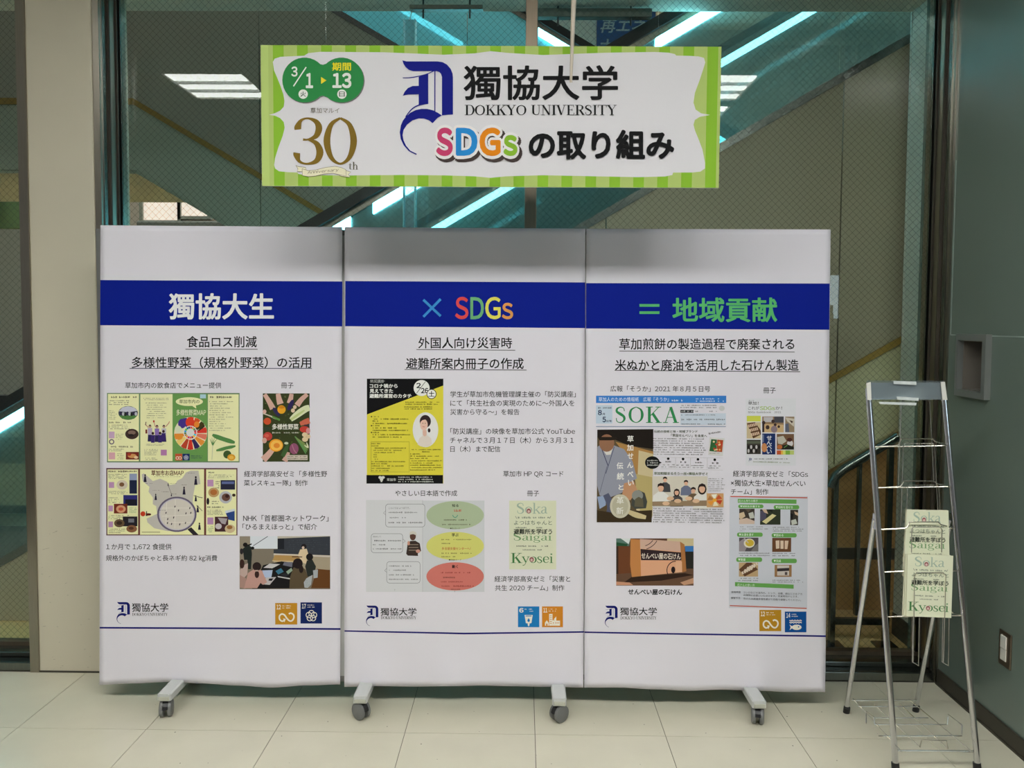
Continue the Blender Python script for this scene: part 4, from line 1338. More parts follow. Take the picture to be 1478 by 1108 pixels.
for (x, y, s_) in ((575, 375, 32), (705, 245, 16), (738, 352, 16), (870, 310, 40), (992, 205, 44), (465, 180, 40), (992, 390, 30), (1012, 500, 34), (1030, 680, 36), (480, 548, 24)):
    p.ell(x, y - s_ * 0.8, s_ * 0.22, s_ * 0.28, (36, 28, 36), 8); p.poly([(x - s_ * 0.2, y - s_ * 0.5), (x + s_ * 0.2, y - s_ * 0.5), (x + s_ * 0.4, y + s_), (x - s_ * 0.4, y + s_)], (40, 34, 56))
for (x, y) in ((578, 306), (672, 322), (755, 235), (865, 250), (770, 345), (945, 128), (505, 236), (1030, 380), (648, 514)): p.greek(x - 34, y - 7, x + 34, y + 5, 1, (60, 54, 54), int(x), ragged=0)
p.line(700, 240, 740, 350, 4, (90, 84, 84)); p.ell(442, 550, 26, 26, (206, 66, 36)); p.ell(500, 556, 28, 12, (90, 30, 24)); p.line(970, 360, 1060, 385, 5, (60, 56, 60)); p.line(1000, 460, 1060, 520, 5, (60, 56, 60))
p.rect(430, 735, 620, 746, (190, 186, 140))
p.greek(84, 96, 376, 122, 1, (50, 30, 20), 81, hf=0.85, ragged=0); p.greek(84, 132, 285, 190, 4, DK, 82); p.rect(86, 220, 142, 280, (196, 150, 190)); p.ell(225, 248, 58, 50, (216, 204, 182)); p.ell(222, 245, 26, 22, (124, 88, 60))
p.rect(302, 132, 380, 200, (150, 160, 190)); p.rect(302, 200, 380, 340, (32, 38, 66)); p.greek(84, 310, 285, 350, 3, DK, 83); p.greek(84, 375, 200, 440, 4, DK, 84)
p.rect(238, 355, 384, 466, (50, 48, 120)); p.rect(258, 400, 378, 464, (28, 28, 40)); p.rect(140, 446, 280, 546, (120, 48, 34)); p.ell(213, 500, 50, 40, (216, 160, 120)); p.ell(213, 500, 26, 18, (200, 90, 66)); p.rect(82, 464, 130, 524, (190, 146, 186)); p.greek(300, 480, 372, 545, 4, (110, 150, 100), 85)
p.greek(84, 558, 345, 610, 3, DK, 86); p.rect(232, 578, 384, 680, (38, 34, 42)); p.rect(290, 600, 350, 640, (120, 120, 130)); p.ell(196, 648, 54, 42, (106, 84, 60)); p.ell(196, 645, 30, 20, (60, 44, 34)); p.ell(325, 706, 56, 38, (140, 96, 66)); p.ell(320, 700, 26, 16, (90, 56, 40)); p.rect(82, 630, 130, 690, (190, 146, 186)); p.greek(88, 700, 260, 755, 3, DK, 87)
p.greek(1112, 110, 1240, 130, 1, (50, 30, 20), 88, hf=0.85); p.greek(1112, 138, 1390, 182, 3, DK, 89); p.rect(1112, 195, 1176, 265, (196, 150, 190)); p.rect(1250, 200, 1400, 298, (44, 44, 66)); p.rect(1262, 214, 1390, 240, (100, 110, 160)); p.greek(1200, 205, 1240, 290, 4, DK, 90)
p.ell(1178, 328, 56, 50, (196, 160, 110)); p.ell(1178, 326, 36, 30, (180, 110, 56)); p.ell(1302, 378, 66, 64, (190, 190, 196)); p.ell(1306, 378, 44, 40, (110, 76, 66)); p.ell(1318, 366, 20, 18, (60, 34, 36)); p.ell(1388, 356, 18, 16, (66, 50, 38)); p.ell(1118, 420, 14, 36, (34, 26, 34)); p.greek(1160, 410, 1230, 455, 2, DK, 91)
p.greek(1112, 470, 1290, 490, 1, (50, 30, 20), 92, hf=0.85); p.greek(1112, 505, 1290, 565, 4, DK, 93); p.poly([(1296, 520), (1396, 498), (1396, 625), (1330, 610)], (46, 70, 130)); p.poly([(1296, 520), (1396, 498), (1396, 520), (1300, 545)], (210, 216, 226))
p.rect(1190, 580, 1330, 735, (74, 44, 48)); p.ell(1228, 680, 34, 30, (206, 196, 200)); p.poly([(1220, 590), (1320, 600), (1300, 660), (1260, 650)], (170, 160, 165)); p.ell(1348, 705, 54, 44, (212, 190, 150)); p.ell(1344, 690, 30, 20, (160, 110, 60)); p.rect(1112, 588, 1176, 660, (190, 146, 186)); p.greek(1120, 675, 1170, 745, 4, (110, 150, 100), 94)
p.build('map_sheet_picture', t1)

# classroom photograph
p = P_(); p.T(10.557, 340, 768)
p.rect(62, 60, 1442, 865, (128, 116, 102)); p.rect(68, 62, 222, 430, (150, 138, 122)); p.rect(222, 60, 640, 250, (222, 226, 234)); p.rect(240, 250, 580, 560, (132, 122, 108))
p.poly([(640, 62), (1440, 55), (1440, 78), (640, 98)], (196, 186, 172)); p.poly([(640, 95), (1440, 62), (1440, 350), (580, 322), (580, 262), (640, 258)], (58, 62, 70))
p.greek(780, 110, 1400, 300, 6, (92, 96, 104), 95, fill=0.4, hf=0.25); p.rect(640, 95, 740, 255, (36, 38, 44)); p.poly([(580, 322), (1440, 352), (1440, 380), (580, 344)], (206, 198, 186)); p.poly([(580, 344), (1440, 382), (1440, 570), (580, 560)], (170, 156, 134))
p.poly([(1240, 555), (1440, 575), (1440, 850), (1150, 850)], (104, 66, 34)); p.poly([(560, 430), (600, 345), (1020, 360), (1060, 440), (640, 450)], (182, 144, 88)); p.line(560, 434, 1040, 448, 12, (216, 190, 150))
p.line(270, 205, 490, 62, 9, (60, 58, 84))
p.poly([(250, 860), (420, 500), (700, 440), (900, 470), (900, 700), (1050, 850)], (28, 26, 28)); p.poly([(425, 540), (520, 475), (680, 485), (560, 548)], (208, 204, 206)); p.poly([(740, 455), (870, 455), (860, 530), (720, 500)], (112, 112, 128))
p.poly([(405, 580), (565, 575), (545, 690), (440, 690)], (182, 196, 224)); p.poly([(460, 690), (620, 680), (520, 800), (400, 790)], (196, 190, 192)); p.poly([(510, 705), (580, 700), (550, 740), (500, 735)], (30, 30, 34)); p.poly([(608, 590), (692, 545), (735, 600), (650, 642)], (64, 118, 146)); p.poly([(680, 640), (760, 620), (830, 640), (760, 680)], (44, 44, 50))
p.poly([(640, 665), (900, 710), (880, 725), (645, 682)], (210, 206, 206)); p.poly([(770, 600), (850, 540), (870, 580), (800, 640)], (150, 170, 150))
p.poly([(110, 250), (180, 190), (240, 220), (250, 330), (235, 560), (190, 560), (180, 420), (130, 420)], (36, 42, 40)); p.ell(148, 190, 36, 34, (30, 26, 26)); p.ell(260, 240, 26, 24, (24, 24, 26)); p.poly([(180, 190), (245, 168), (246, 186), (200, 210)], (30, 32, 32)); p.ell(92, 290, 26, 46, (44, 40, 44))
p.ell(1040, 215, 40, 38, (36, 28, 30)); p.ell(1030, 235, 20, 22, (216, 190, 172)); p.poly([(950, 350), (985, 262), (1085, 250), (1108, 330), (1070, 480), (1020, 460)], (222, 200, 166)); p.poly([(860, 365), (1020, 370), (1010, 382), (860, 378)], (60, 36, 34))
p.poly([(1060, 520), (1090, 430), (1170, 415), (1225, 520), (1200, 640), (1100, 680)], (44, 48, 46)); p.ell(1128, 375, 54, 54, (30, 26, 28)); p.poly([(1180, 580), (1255, 565), (1250, 690), (1190, 700)], (170, 174, 180))
p.poly([(830, 680), (880, 540), (960, 500), (1060, 560), (1110, 700), (1060, 850), (820, 850)], (92, 78, 58)); p.ell(948, 475, 76, 80, (36, 28, 30)); p.ell(1000, 560, 34, 60, (40, 30, 30))
p.poly([(1040, 760), (1080, 700), (1170, 650), (1150, 800), (1100, 845), (1050, 840)], (176, 180, 184)); p.greek(1060, 720, 1150, 830, 6, (110, 114, 118), 96, hf=0.4)
p.poly([(66, 570), (120, 500), (190, 470), (180, 640), (66, 760)], (196, 170, 162)); p.ell(98, 480, 38, 70, (64, 40, 36)); p.poly([(66, 650), (160, 700), (150, 860), (66, 840)], (176, 140, 130))
p.poly([(130, 850), (190, 620), (280, 560), (400, 580), (480, 760), (420, 800), (380, 770), (330, 850)], (196, 152, 142)); p.ell(325, 520, 66, 66, (44, 32, 32)); p.ell(325, 640, 34, 56, (58, 36, 34)); p.rect(300, 575, 345, 595, (200, 170, 160))
p.build('classroom_picture', t1)

# ---------------------------------------------------------------- poster 2
t2 = poster('white poster with blue title band, yellow flyer and three coloured ovals in the middle', (497.5, 327.5), (845, 330), (842, 992), (497, 991),
            [991, 990, 990.5, 990, 989, 990, 991, 992])
p = P_(); p.quad((498.3, 405.4), (844.7, 407.4), (844.7, 473.4), (498.2, 470.7), NAVY, 26, 5); p.build('title_band', t2)
p = P_(0.0012)
p.line(611, 432.5, 636, 456, 3.6, (62, 146, 214)); p.line(636, 431.5, 611, 457, 3.6, (62, 146, 214)); p.build('cross_sign', t2, 'light blue multiplication sign')
for ch_, a_, c_, k_, y0_, lb_ in (('S', 657.5, 675.5, (222, 78, 78), 429, 'red letter'), ('D', 679.5, 697.8, (110, 176, 120), 429.4, 'green letter'), ('G', 701, 722, (232, 226, 96), 429, 'yellow letter'), ('s', 725, 740, (226, 158, 84), 437.5, 'orange letter')):
    p = P_(0.0012); p.text(ch_, a_, c_, 0, k_, 0.02, y0=y0_, y1=459.8); p.build('title_letter', t2, lb_)
line_of(t2, '外国人向け災害時', 604, 739, 0, INK, 0.014, y0=486.6, y1=502.6, name='subtitle_lettering')
line_of(t2, '避難所案内冊子の作成', 586.3, 755.7, 0, INK, 0.016, y0=516.4, y1=532.4, name='subtitle_lettering')
p = P_(); p.quad((601, 503.8), (743.7, 504.8), (743.7, 505.8), (601, 504.8), (90, 90, 92)); p.quad((584, 532.6), (760, 533.4), (760, 534.4), (584, 533.6), (60, 60, 62)); p.build('underline', t2)
for s_, a, c, y in (('学生が草加市危機管理課主催の「防災講座」', 650, 831, 569), ('にて「共生社会の実現のために～外国人を', 650, 829, 581.9), ('災害から守る～」を報告', 650, 749.6, 594.6),
                    ('「防災講座」の映像を草加市公式 YouTube', 650, 830, 622.5), ('チャネルで３月１７日（木）から３月３１', 649.6, 828, 635.4), ('日（木）まで配信', 650, 722, 648.1),
                    ('草加市 HP QR コード', 726.4, 813, 683.8), ('やさしい日本語で作成', 570.3, 659.8, 711.8), ('冊子', 760.8, 778, 712),
                    ('経済学部高安ゼミ「災害と', 713.8, 823, 835.5), ('共生 2020 チーム」制作', 714.6, 814.5, 848.4)):
    line_of(t2, s_, a, c, y)
p = P_(); p.quad((497.2, 909.3), (670, 912.8), (670, 915.2), (497.2, 911.3), (22, 20, 110), 20, 1); p.quad((670, 912.8), (843, 910.6), (843, 912.8), (670, 915.2), (22, 20, 110), 20, 1); p.build('rule_line', t2)
small_logo(t2, 528.3, 873.4, 546, 903.2, 549.3, 601, 877, 888, 549.6, 600.8, 889, 893.2)
icon(t2, 747.6, 874.9, 778.4, 904.8, (32, 124, 190), '6', 'water', 3)
icon(t2, 782.3, 874.9, 812.5, 904.8, (214, 136, 40), '11', 'city', 4)

# yellow lecture flyer
p = P_(); p.T(6.923, 520, 540)
YE_ = (226, 214, 70)
p.rect(66, 44, 830, 1092, YE_); p.poly([(66, 44), (830, 44), (830, 112), (66, 402)], (18, 18, 20)); p.rect(62, 1006, 826, 1092, (20, 20, 22))
p.ring(172, 68, 76, 20, 2, (150, 150, 150), 4); p.text('防災講座', 102, 236, 0, (210, 210, 205), 0.0, y0=54, y1=84)
p.text('コロナ禍から', 95, 372, 0, (240, 240, 235), 0.03, y0=96, y1=136); p.text('見えてきた', 95, 326, 0, (240, 240, 235), 0.03, y0=147, y1=186); p.text('避難所運営のカタチ', 93, 510, 0, (240, 240, 235), 0.03, y0=196, y1=236)
p.ell(613, 137, 80, 80, (240, 240, 236), 26); p.text('2', 562, 604, 0, INK, 0.03, y0=88, y1=136); p.line(562, 190, 652, 72, 5, INK); p.text('26', 608, 678, 0, INK, 0.03, y0=138, y1=188)
p.ell(712, 197, 50, 50, INK, 22); p.ell(712, 197, 43, 43, (240, 240, 236), 22); p.text('土', 682, 742, 0, INK, 0.02, y0=168, y1=222)
p.greek(440, 268, 806, 310, 2, (60, 54, 20), 101, hf=0.7, ragged=0.1); p.greek(440, 316, 720, 356, 2, (60, 54, 20), 102, hf=0.7)
for i, y in enumerate((423, 447, 467, 491, 513, 536, 560, 581, 603, 627)):
    if y in (423, 513, 581): p.ell(112, y, 7, 7, INK, 8)
    p.greek(124, y - 10, (190, 484, 180, 462, 186, 360, 474, 186, 506, 418)[i], y + 10, 1, (50, 46, 16), 110 + i, hf=0.75, ragged=0.02)
p.ring(298, 824, 0, 0, 1, INK, 3)
for (a, b_, c, d) in ((108, 674, 490, 674), (490, 674, 490, 976), (108, 976, 490, 976), (108, 674, 108, 976)): p.line(a, b_, c, d, 2, (120, 112, 40))
for i, y in enumerate((692, 715, 737, 759, 781, 803, 825, 848, 872, 893, 915, 939, 961)):
    p.greek(112 if i < 2 or i > 7 else 134, y - 9, (200, 185, 470, 440, 350, 160, 165, 170, 466, 265, 430, 296, 285)[i], y + 9, 1, (70, 64, 22), 130 + i, hf=0.7, ragged=0.02)
for i, y in enumerate((752, 774, 796, 818, 840, 864, 886, 908, 931, 955)):
    p.greek((515, 606, 500)[min(i, 2)], y - 9, (800, 705, 604, 800, 690, 808, 720, 808, 808, 800)[i], y + 9, 1, (70, 64, 22), 150 + i, hf=0.7, ragged=0.01)
p.ell(652, 554, 128, 174, (232, 230, 228), 32)
p.poly([(572, 700), (590, 640), (625, 612), (668, 608), (708, 640), (716, 690), (690, 716), (640, 727), (600, 718)], (228, 216, 206))
p.ell(650, 470, 56, 64, (52, 38, 40), 20); p.ell(688, 560, 14, 22, (56, 40, 40), 10); p.poly([(622, 560), (662, 556), (664, 606), (645, 622), (625, 606)], (226, 184, 166)); p.ell(636, 504, 38, 56, (232, 192, 174), 18)
p.poly([(598, 480), (612, 430), (650, 412), (690, 430), (700, 490), (676, 470), (650, 452), (620, 458)], (52, 38, 40)); p.line(618, 488, 632, 488, 4, (70, 46, 44)); p.line(644, 488, 656, 490, 4, (70, 46, 44)); p.line(622, 524, 646, 526, 5, (196, 90, 92))
for (x, y) in ((198, 1030), (228, 1030), (212, 1052)): p.ell(x, y, 17, 14, (220, 220, 214), 12)
p.rect(204, 1056, 220, 1076, (220, 220, 214)); p.text('草加市', 266, 356, 0, (226, 226, 220), 0.01, y0=1038, y1=1066)
p.greek(380, 1016, 745, 1084, 3, (222, 222, 216), 170, hf=0.7, ragged=0.1)
p.build('lecture_flyer_picture', t2)

# plain-language spread with three ovals
p = P_(); p.T(5.01, 520, 715)
p.rect(42, 32, 452, 696, (216, 216, 220)); p.rect(452, 36, 898, 696, (210, 211, 216)); p.rect(448, 34, 454, 696, (200, 200, 206))
for (x0, y0, x1, y1, tx, ty, sd) in ((182, 60, 468, 228, 168, 126, 1), (78, 274, 308, 414, 326, 330, 2), (190, 476, 434, 634, 176, 542, 3)):
    p.rrect(x0, y0, x1, y1, 22, (110, 112, 116)); p.rrect(x0 + 2.5, y0 + 2.5, x1 - 2.5, y1 - 2.5, 20, (216, 216, 220))
    e = x0 if tx < x0 else x1
    p.poly([(e, ty - 16), (tx, ty), (e, ty + 12)], (216, 216, 220)); p.line(e, ty - 16, tx, ty, 2, (110, 112, 116)); p.line(tx, ty, e, ty + 12, 2, (110, 112, 116))
p.text('こんにちは よつばです。', 205, 358, 0, (90, 90, 94), y0=82, y1=97); p.greek(205, 112, 410, 132, 1, (90, 90, 94), 181, ragged=0); p.greek(205, 150, 330, 168, 1, (90, 90, 94), 182, ragged=0); p.greek(205, 184, 450, 206, 1, (80, 80, 84), 183, ragged=0)
p.text('初めまして！', 92, 150, 0, (90, 90, 94), y0=290, y1=303); p.greek(92, 316, 292, 336, 1, (70, 70, 74), 184, ragged=0); p.greek(92, 346, 190, 364, 1, (70, 70, 74), 185, ragged=0); p.greek(92, 376, 290, 394, 1, (90, 90, 94), 186, ragged=0)
for y, e in ((508, 370), (538, 330), (572, 400), (604, 410)): p.greek(208, y - 8, e, y + 10, 1, (90, 90, 94), y, ragged=0)
# young man in a striped top
p.poly([(332, 420), (342, 350), (362, 328), (398, 326), (430, 345), (440, 400), (416, 420), (418, 436), (344, 434)], (62, 48, 44))
for y in (352, 372, 392): p.rect(350, y, 420, y + 5, (150, 136, 120), (2, 1))
p.ell(380, 294, 22, 30, (96, 66, 56)); p.poly([(354, 284), (360, 262), (380, 256), (402, 264), (410, 288), (382, 278)], (212, 206, 196)); p.ell(418, 402, 16, 13, (206, 150, 136)); p.ell(350, 344, 9, 16, (206, 150, 130))
for cy_, col_ in ((142, (176, 190, 158)), (364, (216, 214, 120)), (584, (212, 122, 112))):
    p.ell(686, cy_, 208, 102, col_, 40)
p.text('知る', 664, 710, 0, INK, 0.02, y0=62, y1=82); p.greek(660, 98, 716, 118, 1, (190, 60, 50), 190, ragged=0, hf=0.9); p.ribbon([(668, 140, 5), (674, 152, 5), (686, 158, 5), (698, 152, 5), (704, 140, 5)], (80, 150, 130))
p.greek(592, 166, 765, 186, 1, (84, 80, 60), 191, ragged=0); p.greek(592, 200, 790, 218, 1, (84, 80, 60), 192, ragged=0); p.text('●安心カード', 650, 720, 0, (60, 60, 50), y0=231, y1=243)
p.text('学ぶ', 662, 710, 0, INK, 0.02, y0=272, y1=296); p.greek(588, 310, 800, 326, 1, (90, 80, 40), 193, ragged=0); p.greek(588, 338, 650, 354, 1, (90, 80, 40), 194, ragged=0)
p.text('多言語支援センターへ！', 590, 798, 0, (186, 80, 50), 0.01, y0=373, y1=393); p.greek(588, 408, 798, 426, 1, (90, 80, 40), 195, ragged=0); p.greek(588, 434, 680, 450, 1, (90, 80, 40), 196, ragged=0); p.text('●相談カード', 640, 732, 0, (60, 60, 50), y0=458, y1=470)
p.text('動く', 664, 706, 0, INK, 0.02, y0=502, y1=524); p.greek(584, 548, 790, 566, 1, (150, 50, 46), 197, ragged=0); p.greek(600, 582, 680, 602, 1, (110, 50, 40), 198, ragged=0); p.greek(584, 614, 740, 632, 1, (150, 50, 46), 199, ragged=0); p.greek(588, 644, 820, 664, 1, (150, 50, 46), 200, ragged=0); p.greek(655, 670, 722, 684, 1, (60, 50, 40), 201, ragged=0)
p.text('7', 246, 252, 0, DK, y0=678, y1=688); p.text('8', 680, 686, 0, DK, y0=688, y1=698)
p.build('plain_language_picture', t2)


def cover(p, x0, y0, x1, y1):
    """the green and cream booklet cover, 68 x 99 units"""
    o, e = p.pt(x0, y0), p.pt(x1, y1)
    sp = (p.k, p.ox, p.oy, p.skx, p.sky)
    kx, ky = (e[0] - o[0]) / 342.0, (e[1] - o[1]) / 496.0
    old = p.to3d
    p.to3d = lambda x, y, l: old(o[0] + (x - 1077) * kx, o[1] + (y - 38) * ky, l)
    p.T(1, 0, 0)
    p.rect(1077, 38, 1419, 534, (222, 224, 196), (4, 6))
    GR, GY, OG = (98, 142, 92), (164, 184, 164), (122, 160, 108)
    p.serif('Saigai', 1106, 1388, 272, 326, OG)
    p.serif('Soka', 1130, 1356, 54, 132, GY)
    p.serif('Kyosei', 1088, 1398, 416, 488, (74, 128, 74))
    for (x, y) in ((1219, 112), (1240, 462)):
        p.ell(x, y, 19, 20, (222, 216, 196), 12); p.ell(x, y + 1, 16, 18, (150, 90, 90), 12); p.ell(x, y + 4, 9, 10, (220, 190, 180), 10)
    p.greek(1140, 152, 1366, 168, 1, (90, 110, 96), 211, ragged=0, hf=0.9); p.line(1122, 150, 1132, 168, 3, (90, 100, 90)); p.line(1380, 150, 1370, 168, 3, (90, 100, 90))
    p.text('よつはちゃんと', 1112, 1388, 0, (70, 96, 76), 0.0, y0=182, y1=214)
    p.text('避難所を学ぼう', 1110, 1388, 0, (30, 40, 32), 0.02, y0=242, y1=280)
    p.greek(1125, 226, 1215, 240, 1, (60, 80, 60), 212, ragged=0, hf=0.9); p.greek(1275, 226, 1310, 240, 1, (60, 80, 60), 213, ragged=0, hf=0.9)
    p.greek(1130, 358, 1355, 374, 1, (70, 84, 66), 214, ragged=0, hf=0.8, fill=0.85); p.greek(1176, 386, 1310, 400, 1, (70, 84, 66), 215, ragged=0, hf=0.8, fill=0.85)
    p.to3d = old
    p.k, p.ox, p.oy, p.skx, p.sky = sp


p = P_(); cover(p, 735, 722.3, 802.8, 821.4); p.build('booklet_picture', t2)

# ---------------------------------------------------------------- poster 3
t3 = poster('white poster with blue title band, newspaper page and soap photograph on the right board', (846.2, 330), (1199, 331), (1191, 998.5), (843.2, 992.5),
            [992, 992, 994.5, 996.5, 995, 996.5, 998.3, 998.5])
p = P_(); p.quad((846, 408.4), (1197.6, 409), (1197, 475.8), (845.8, 473.9), NAVY, 26, 5); p.build('title_band', t3)
p = P_(0.0012); G3 = (92, 186, 112)
p.line(923, 440.6, 951.8, 440.6, 3.8, G3); p.line(923, 451, 951.8, 451, 3.8, G3); p.build('equals_sign', t3, 'green equals sign')
p = P_(0.0012); p.text('地域貢献', 971.3, 1121, 0, G3, 0.022, y0=430, y1=464)
p.build('title_lettering', t3)
line_of(t3, '草加煎餅の製造過程で廃棄される', 894, 1146.4, 0, INK, 0.014, y0=488.2, y1=504.4, name='subtitle_lettering')
line_of(t3, '米ぬかと廃油を活用した石けん製造', 888, 1152.6, 0, INK, 0.014, y0=518.6, y1=534.8, name='subtitle_lettering')
p = P_(); p.quad((894, 506), (1147, 507.4), (1147, 508.4), (894, 507), (90, 90, 92)); p.quad((887, 533.8), (1155, 535.8), (1155, 536.8), (887, 534.8), (60, 60, 62)); p.build('underline', t3)
for s_, a, c, y, ti in (('広報「そうか」2021 年８月５日号', 881, 1025, 561, 0.003), ('冊子', 1101.7, 1119.6, 563.4, 0), ('経済学部高安ゼミ「SDGs', 1058, 1166.3, 683.6, 0.01),
                        ('×獨協大生×草加せんべい', 1055, 1162.6, 697, 0.008), ('チーム」制作', 1055, 1109, 709.6, 0.004)):
    line_of(t3, s_, a, c, y, tilt=ti)
line_of(t3, 'せんべい屋の石けん', 906.7, 984.3, 854, INK, 0.03, tilt=0.006)
p = P_(); p.quad((843.5, 911), (968, 913.3), (968, 915.6), (843.5, 913.2), (22, 20, 110), 20, 1); p.quad((968, 913.3), (1192, 916.6), (1192, 919), (968, 915.6), (22, 20, 110), 24, 1); p.build('rule_line', t3)
small_logo(t3, 873, 873.6, 891.4, 905, 895, 948, 876.4, 887.6, 895.4, 947.6, 889.2, 893.6)
icon(t3, 1096, 879.9, 1127.6, 910.6, (186, 136, 34), '12', 'inf', 5)
icon(t3, 1132.8, 882.3, 1163.9, 912.2, (12, 78, 150), '14', 'fish', 6)

# newspaper page
p = P_(); p.T(5.683, 855, 560)
p.rect(30, 62, 1098, 122, (58, 128, 208)); p.text('草加人のための情報紙　広報『そうか』', 52, 628, 0, (232, 238, 244), 0.0, y0=74, y1=110); p.greek(652, 90, 740, 112, 1, (226, 234, 244), 301, ragged=0, hf=0.8); p.greek(850, 78, 1084, 116, 2, (226, 234, 244), 302, ragged=0.2, hf=0.7)
p.rect(30, 140, 164, 290, (196, 212, 228)); p.greek(48, 154, 156, 170, 1, (30, 40, 60), 303, ragged=0, hf=0.8); p.text('8', 48, 76, 0, (20, 40, 80), 0.03, y0=180, y1=220); p.text('月', 82, 102, 0, (20, 40, 80), 0.02, y0=204, y1=222)
p.text('5', 84, 110, 0, (20, 40, 80), 0.03, y0=236, y1=278); p.text('日号', 116, 158, 0, (20, 40, 80), 0.02, y0=262, y1=278)
p.serif('SOKA', 186, 706, 152, 284, (52, 138, 84), track=0.08)
p.greek(722, 132, 1024, 168, 2, (70, 74, 80), 304, ragged=0.1); p.rect(722, 178, 830, 202, (40, 44, 50)); p.greek(728, 180, 824, 200, 1, (220, 220, 220), 305, ragged=0); p.greek(845, 180, 880, 200, 1, (40, 44, 50), 306, ragged=0); p.greek(960, 180, 1020, 200, 1, (40, 44, 50), 307, ragged=0)
p.rect(722, 206, 1095, 300, (204, 214, 228)); p.greek(730, 212, 1020, 228, 1, (50, 54, 66), 308); p.greek(730, 244, 1088, 270, 1, (40, 44, 60), 309, ragged=0); p.greek(730, 284, 900, 304, 1, (70, 74, 90), 310); p.greek(948, 286, 1088, 304, 1, (30, 34, 50), 311, ragged=0); p.ell(1062, 165, 24, 22, (206, 206, 206), 12)
p.rect(30, 312, 1095, 318, (140, 152, 180))
# craftsman photograph
p.poly([(40, 340), (500, 336), (500, 460), (496, 740), (486, 1100), (36, 1100)], (92, 78, 56)); p.poly([(380, 500), (498, 520), (494, 1050), (360, 1000)], (206, 190, 150)); p.poly([(190, 440), (500, 520), (500, 540), (380, 510), (370, 740), (330, 640), (250, 520)], (176, 132, 76))
p.poly([(40, 340), (500, 336), (500, 500), (300, 470), (180, 420), (40, 400)], (34, 28, 24)); p.poly([(340, 700), (494, 730), (490, 1060), (400, 1060)], (186, 168, 112))
p.poly([(42, 480), (90, 450), (180, 470), (260, 500), (330, 600), (366, 740), (330, 760), (240, 860), (130, 900), (60, 880), (40, 800)], (150, 152, 166)); p.poly([(70, 480), (120, 470), (170, 480), (150, 545), (115, 548)], (218, 214, 206)); p.line(70, 480, 130, 640, 6, (60, 62, 90)); p.line(180, 480, 110, 700, 6, (90, 92, 116)); p.line(120, 640, 60, 860, 5, (110, 112, 130))
p.ell(118, 450, 62, 72, (150, 108, 82), 20); p.poly([(42, 400), (200, 400), (200, 424), (150, 428), (60, 428)], (40, 32, 26)); p.poly([(260, 780), (340, 760), (370, 840), (310, 920), (240, 900)], (196, 146, 110))
p.poly([(40, 890), (110, 880), (110, 960), (60, 990)], (150, 166, 196)); p.ribbon([(110, 870, 50), (150, 960, 60), (150, 1020, 70)], (86, 90, 112)); p.poly([(36, 1000), (160, 1020), (300, 1010), (490, 1000), (486, 1100), (36, 1100)], (60, 48, 32))
p.poly([(320, 960), (330, 880), (380, 834), (430, 860), (450, 930), (440, 985), (350, 990)], (70, 72, 68)); p.ell(370, 880, 46, 44, (140, 142, 136)); p.poly([(345, 970), (350, 910), (380, 890), (415, 910), (420, 975)], (100, 94, 74)); p.ribbon([(290, 1010, 30), (360, 1040, 46), (440, 1060, 30)], (206, 188, 144))
p.ell(228, 968, 84, 98, (206, 200, 178), 26); p.ell(228, 966, 66, 78, (188, 182, 158), 24)
WH = (240, 238, 232)
for ch, x, y, s_ in (('草', 312, 415, 50), ('加', 310, 488, 50), ('せ', 312, 556, 46), ('ん', 310, 630, 46), ('べ', 312, 706, 46), ('い', 316, 776, 44), ('伝', 226, 636, 52), ('統', 230, 722, 56), ('と', 236, 812, 40)): p.text(ch, x - s_ / 2, x + s_ / 2, y, WH, 0.02, h=s_)
for ch, x, y, s_ in (('革', 228, 920, 58), ('新', 226, 1006, 58)): p.text(ch, x - s_ / 2, x + s_ / 2, y, WH, 0.01, h=s_)
p.text('伝統の技術と味・地域ブランド', 506, 862, 0, (56, 70, 40), 0.01, y0=344, y1=366); p.text('「草加せんべい」を未来へ', 646, 940, 0, (56, 70, 40), 0.01, y0=374, y1=398, tilt=0.02)
p.greek(500, 404, 930, 550, 8, (96, 92, 88), 312, ragged=0.08, hf=0.55, tilt=0.01)
p.poly([(962, 402), (1086, 412), (1070, 556), (950, 546)], (218, 216, 214)); p.poly([(975, 418), (1022, 422), (1018, 522), (960, 516)], (52, 104, 60)); p.poly([(1024, 422), (1074, 426), (1064, 524), (1018, 520)], (176, 80, 46))
rd = random.Random(9)
for i in range(12): p.ell(rd.uniform(975, 1065), rd.uniform(430, 512), 9, 8, rd.choice([(226, 200, 150), (196, 60, 40), (60, 120, 60), (230, 170, 90)]), 7)
p.greek(955, 358, 1058, 384, 1, (90, 88, 84), 313, tilt=-0.15); p.greek(962, 526, 1048, 540, 1, (110, 108, 104), 314)
p.ell(492, 610, 60, 52, (20, 20, 22), 24); p.poly([(545, 598), (570, 610), (545, 622)], (20, 20, 22)); p.greek(450, 584, 536, 640, 3, (226, 226, 222), 315, ragged=0, hf=0.75)
for i, x in enumerate((622, 744, 866, 1004)):
    p.ell(x, 578 + i * 3, 11, 11, (30, 30, 32), 10); p.greek(x - 22, 592 + i * 4, x + 26, 612 + i * 4, 1, (44, 44, 46), 320 + i, ragged=0, hf=0.9); p.greek(x - 54, 620 + i * 3, x + 54, 654 + i * 3, 2, (120, 118, 114), 330 + i, ragged=0.1, hf=0.6)
    if i: p.line(x - 62, 572, x - 62, 656, 2, (190, 188, 184))
p.line(566, 568, 1070, 572, 1.5, (190, 188, 184)); p.line(566, 660, 1070, 672, 1.5, (190, 188, 184))
p.text('草加和服まるそう一座×獨協大学ゼミ', 506, 946, 0, (70, 92, 40), 0.01, y0=686, y1=710, tilt=0.01)
p.rect(492, 722, 944, 966, (214, 206, 192))
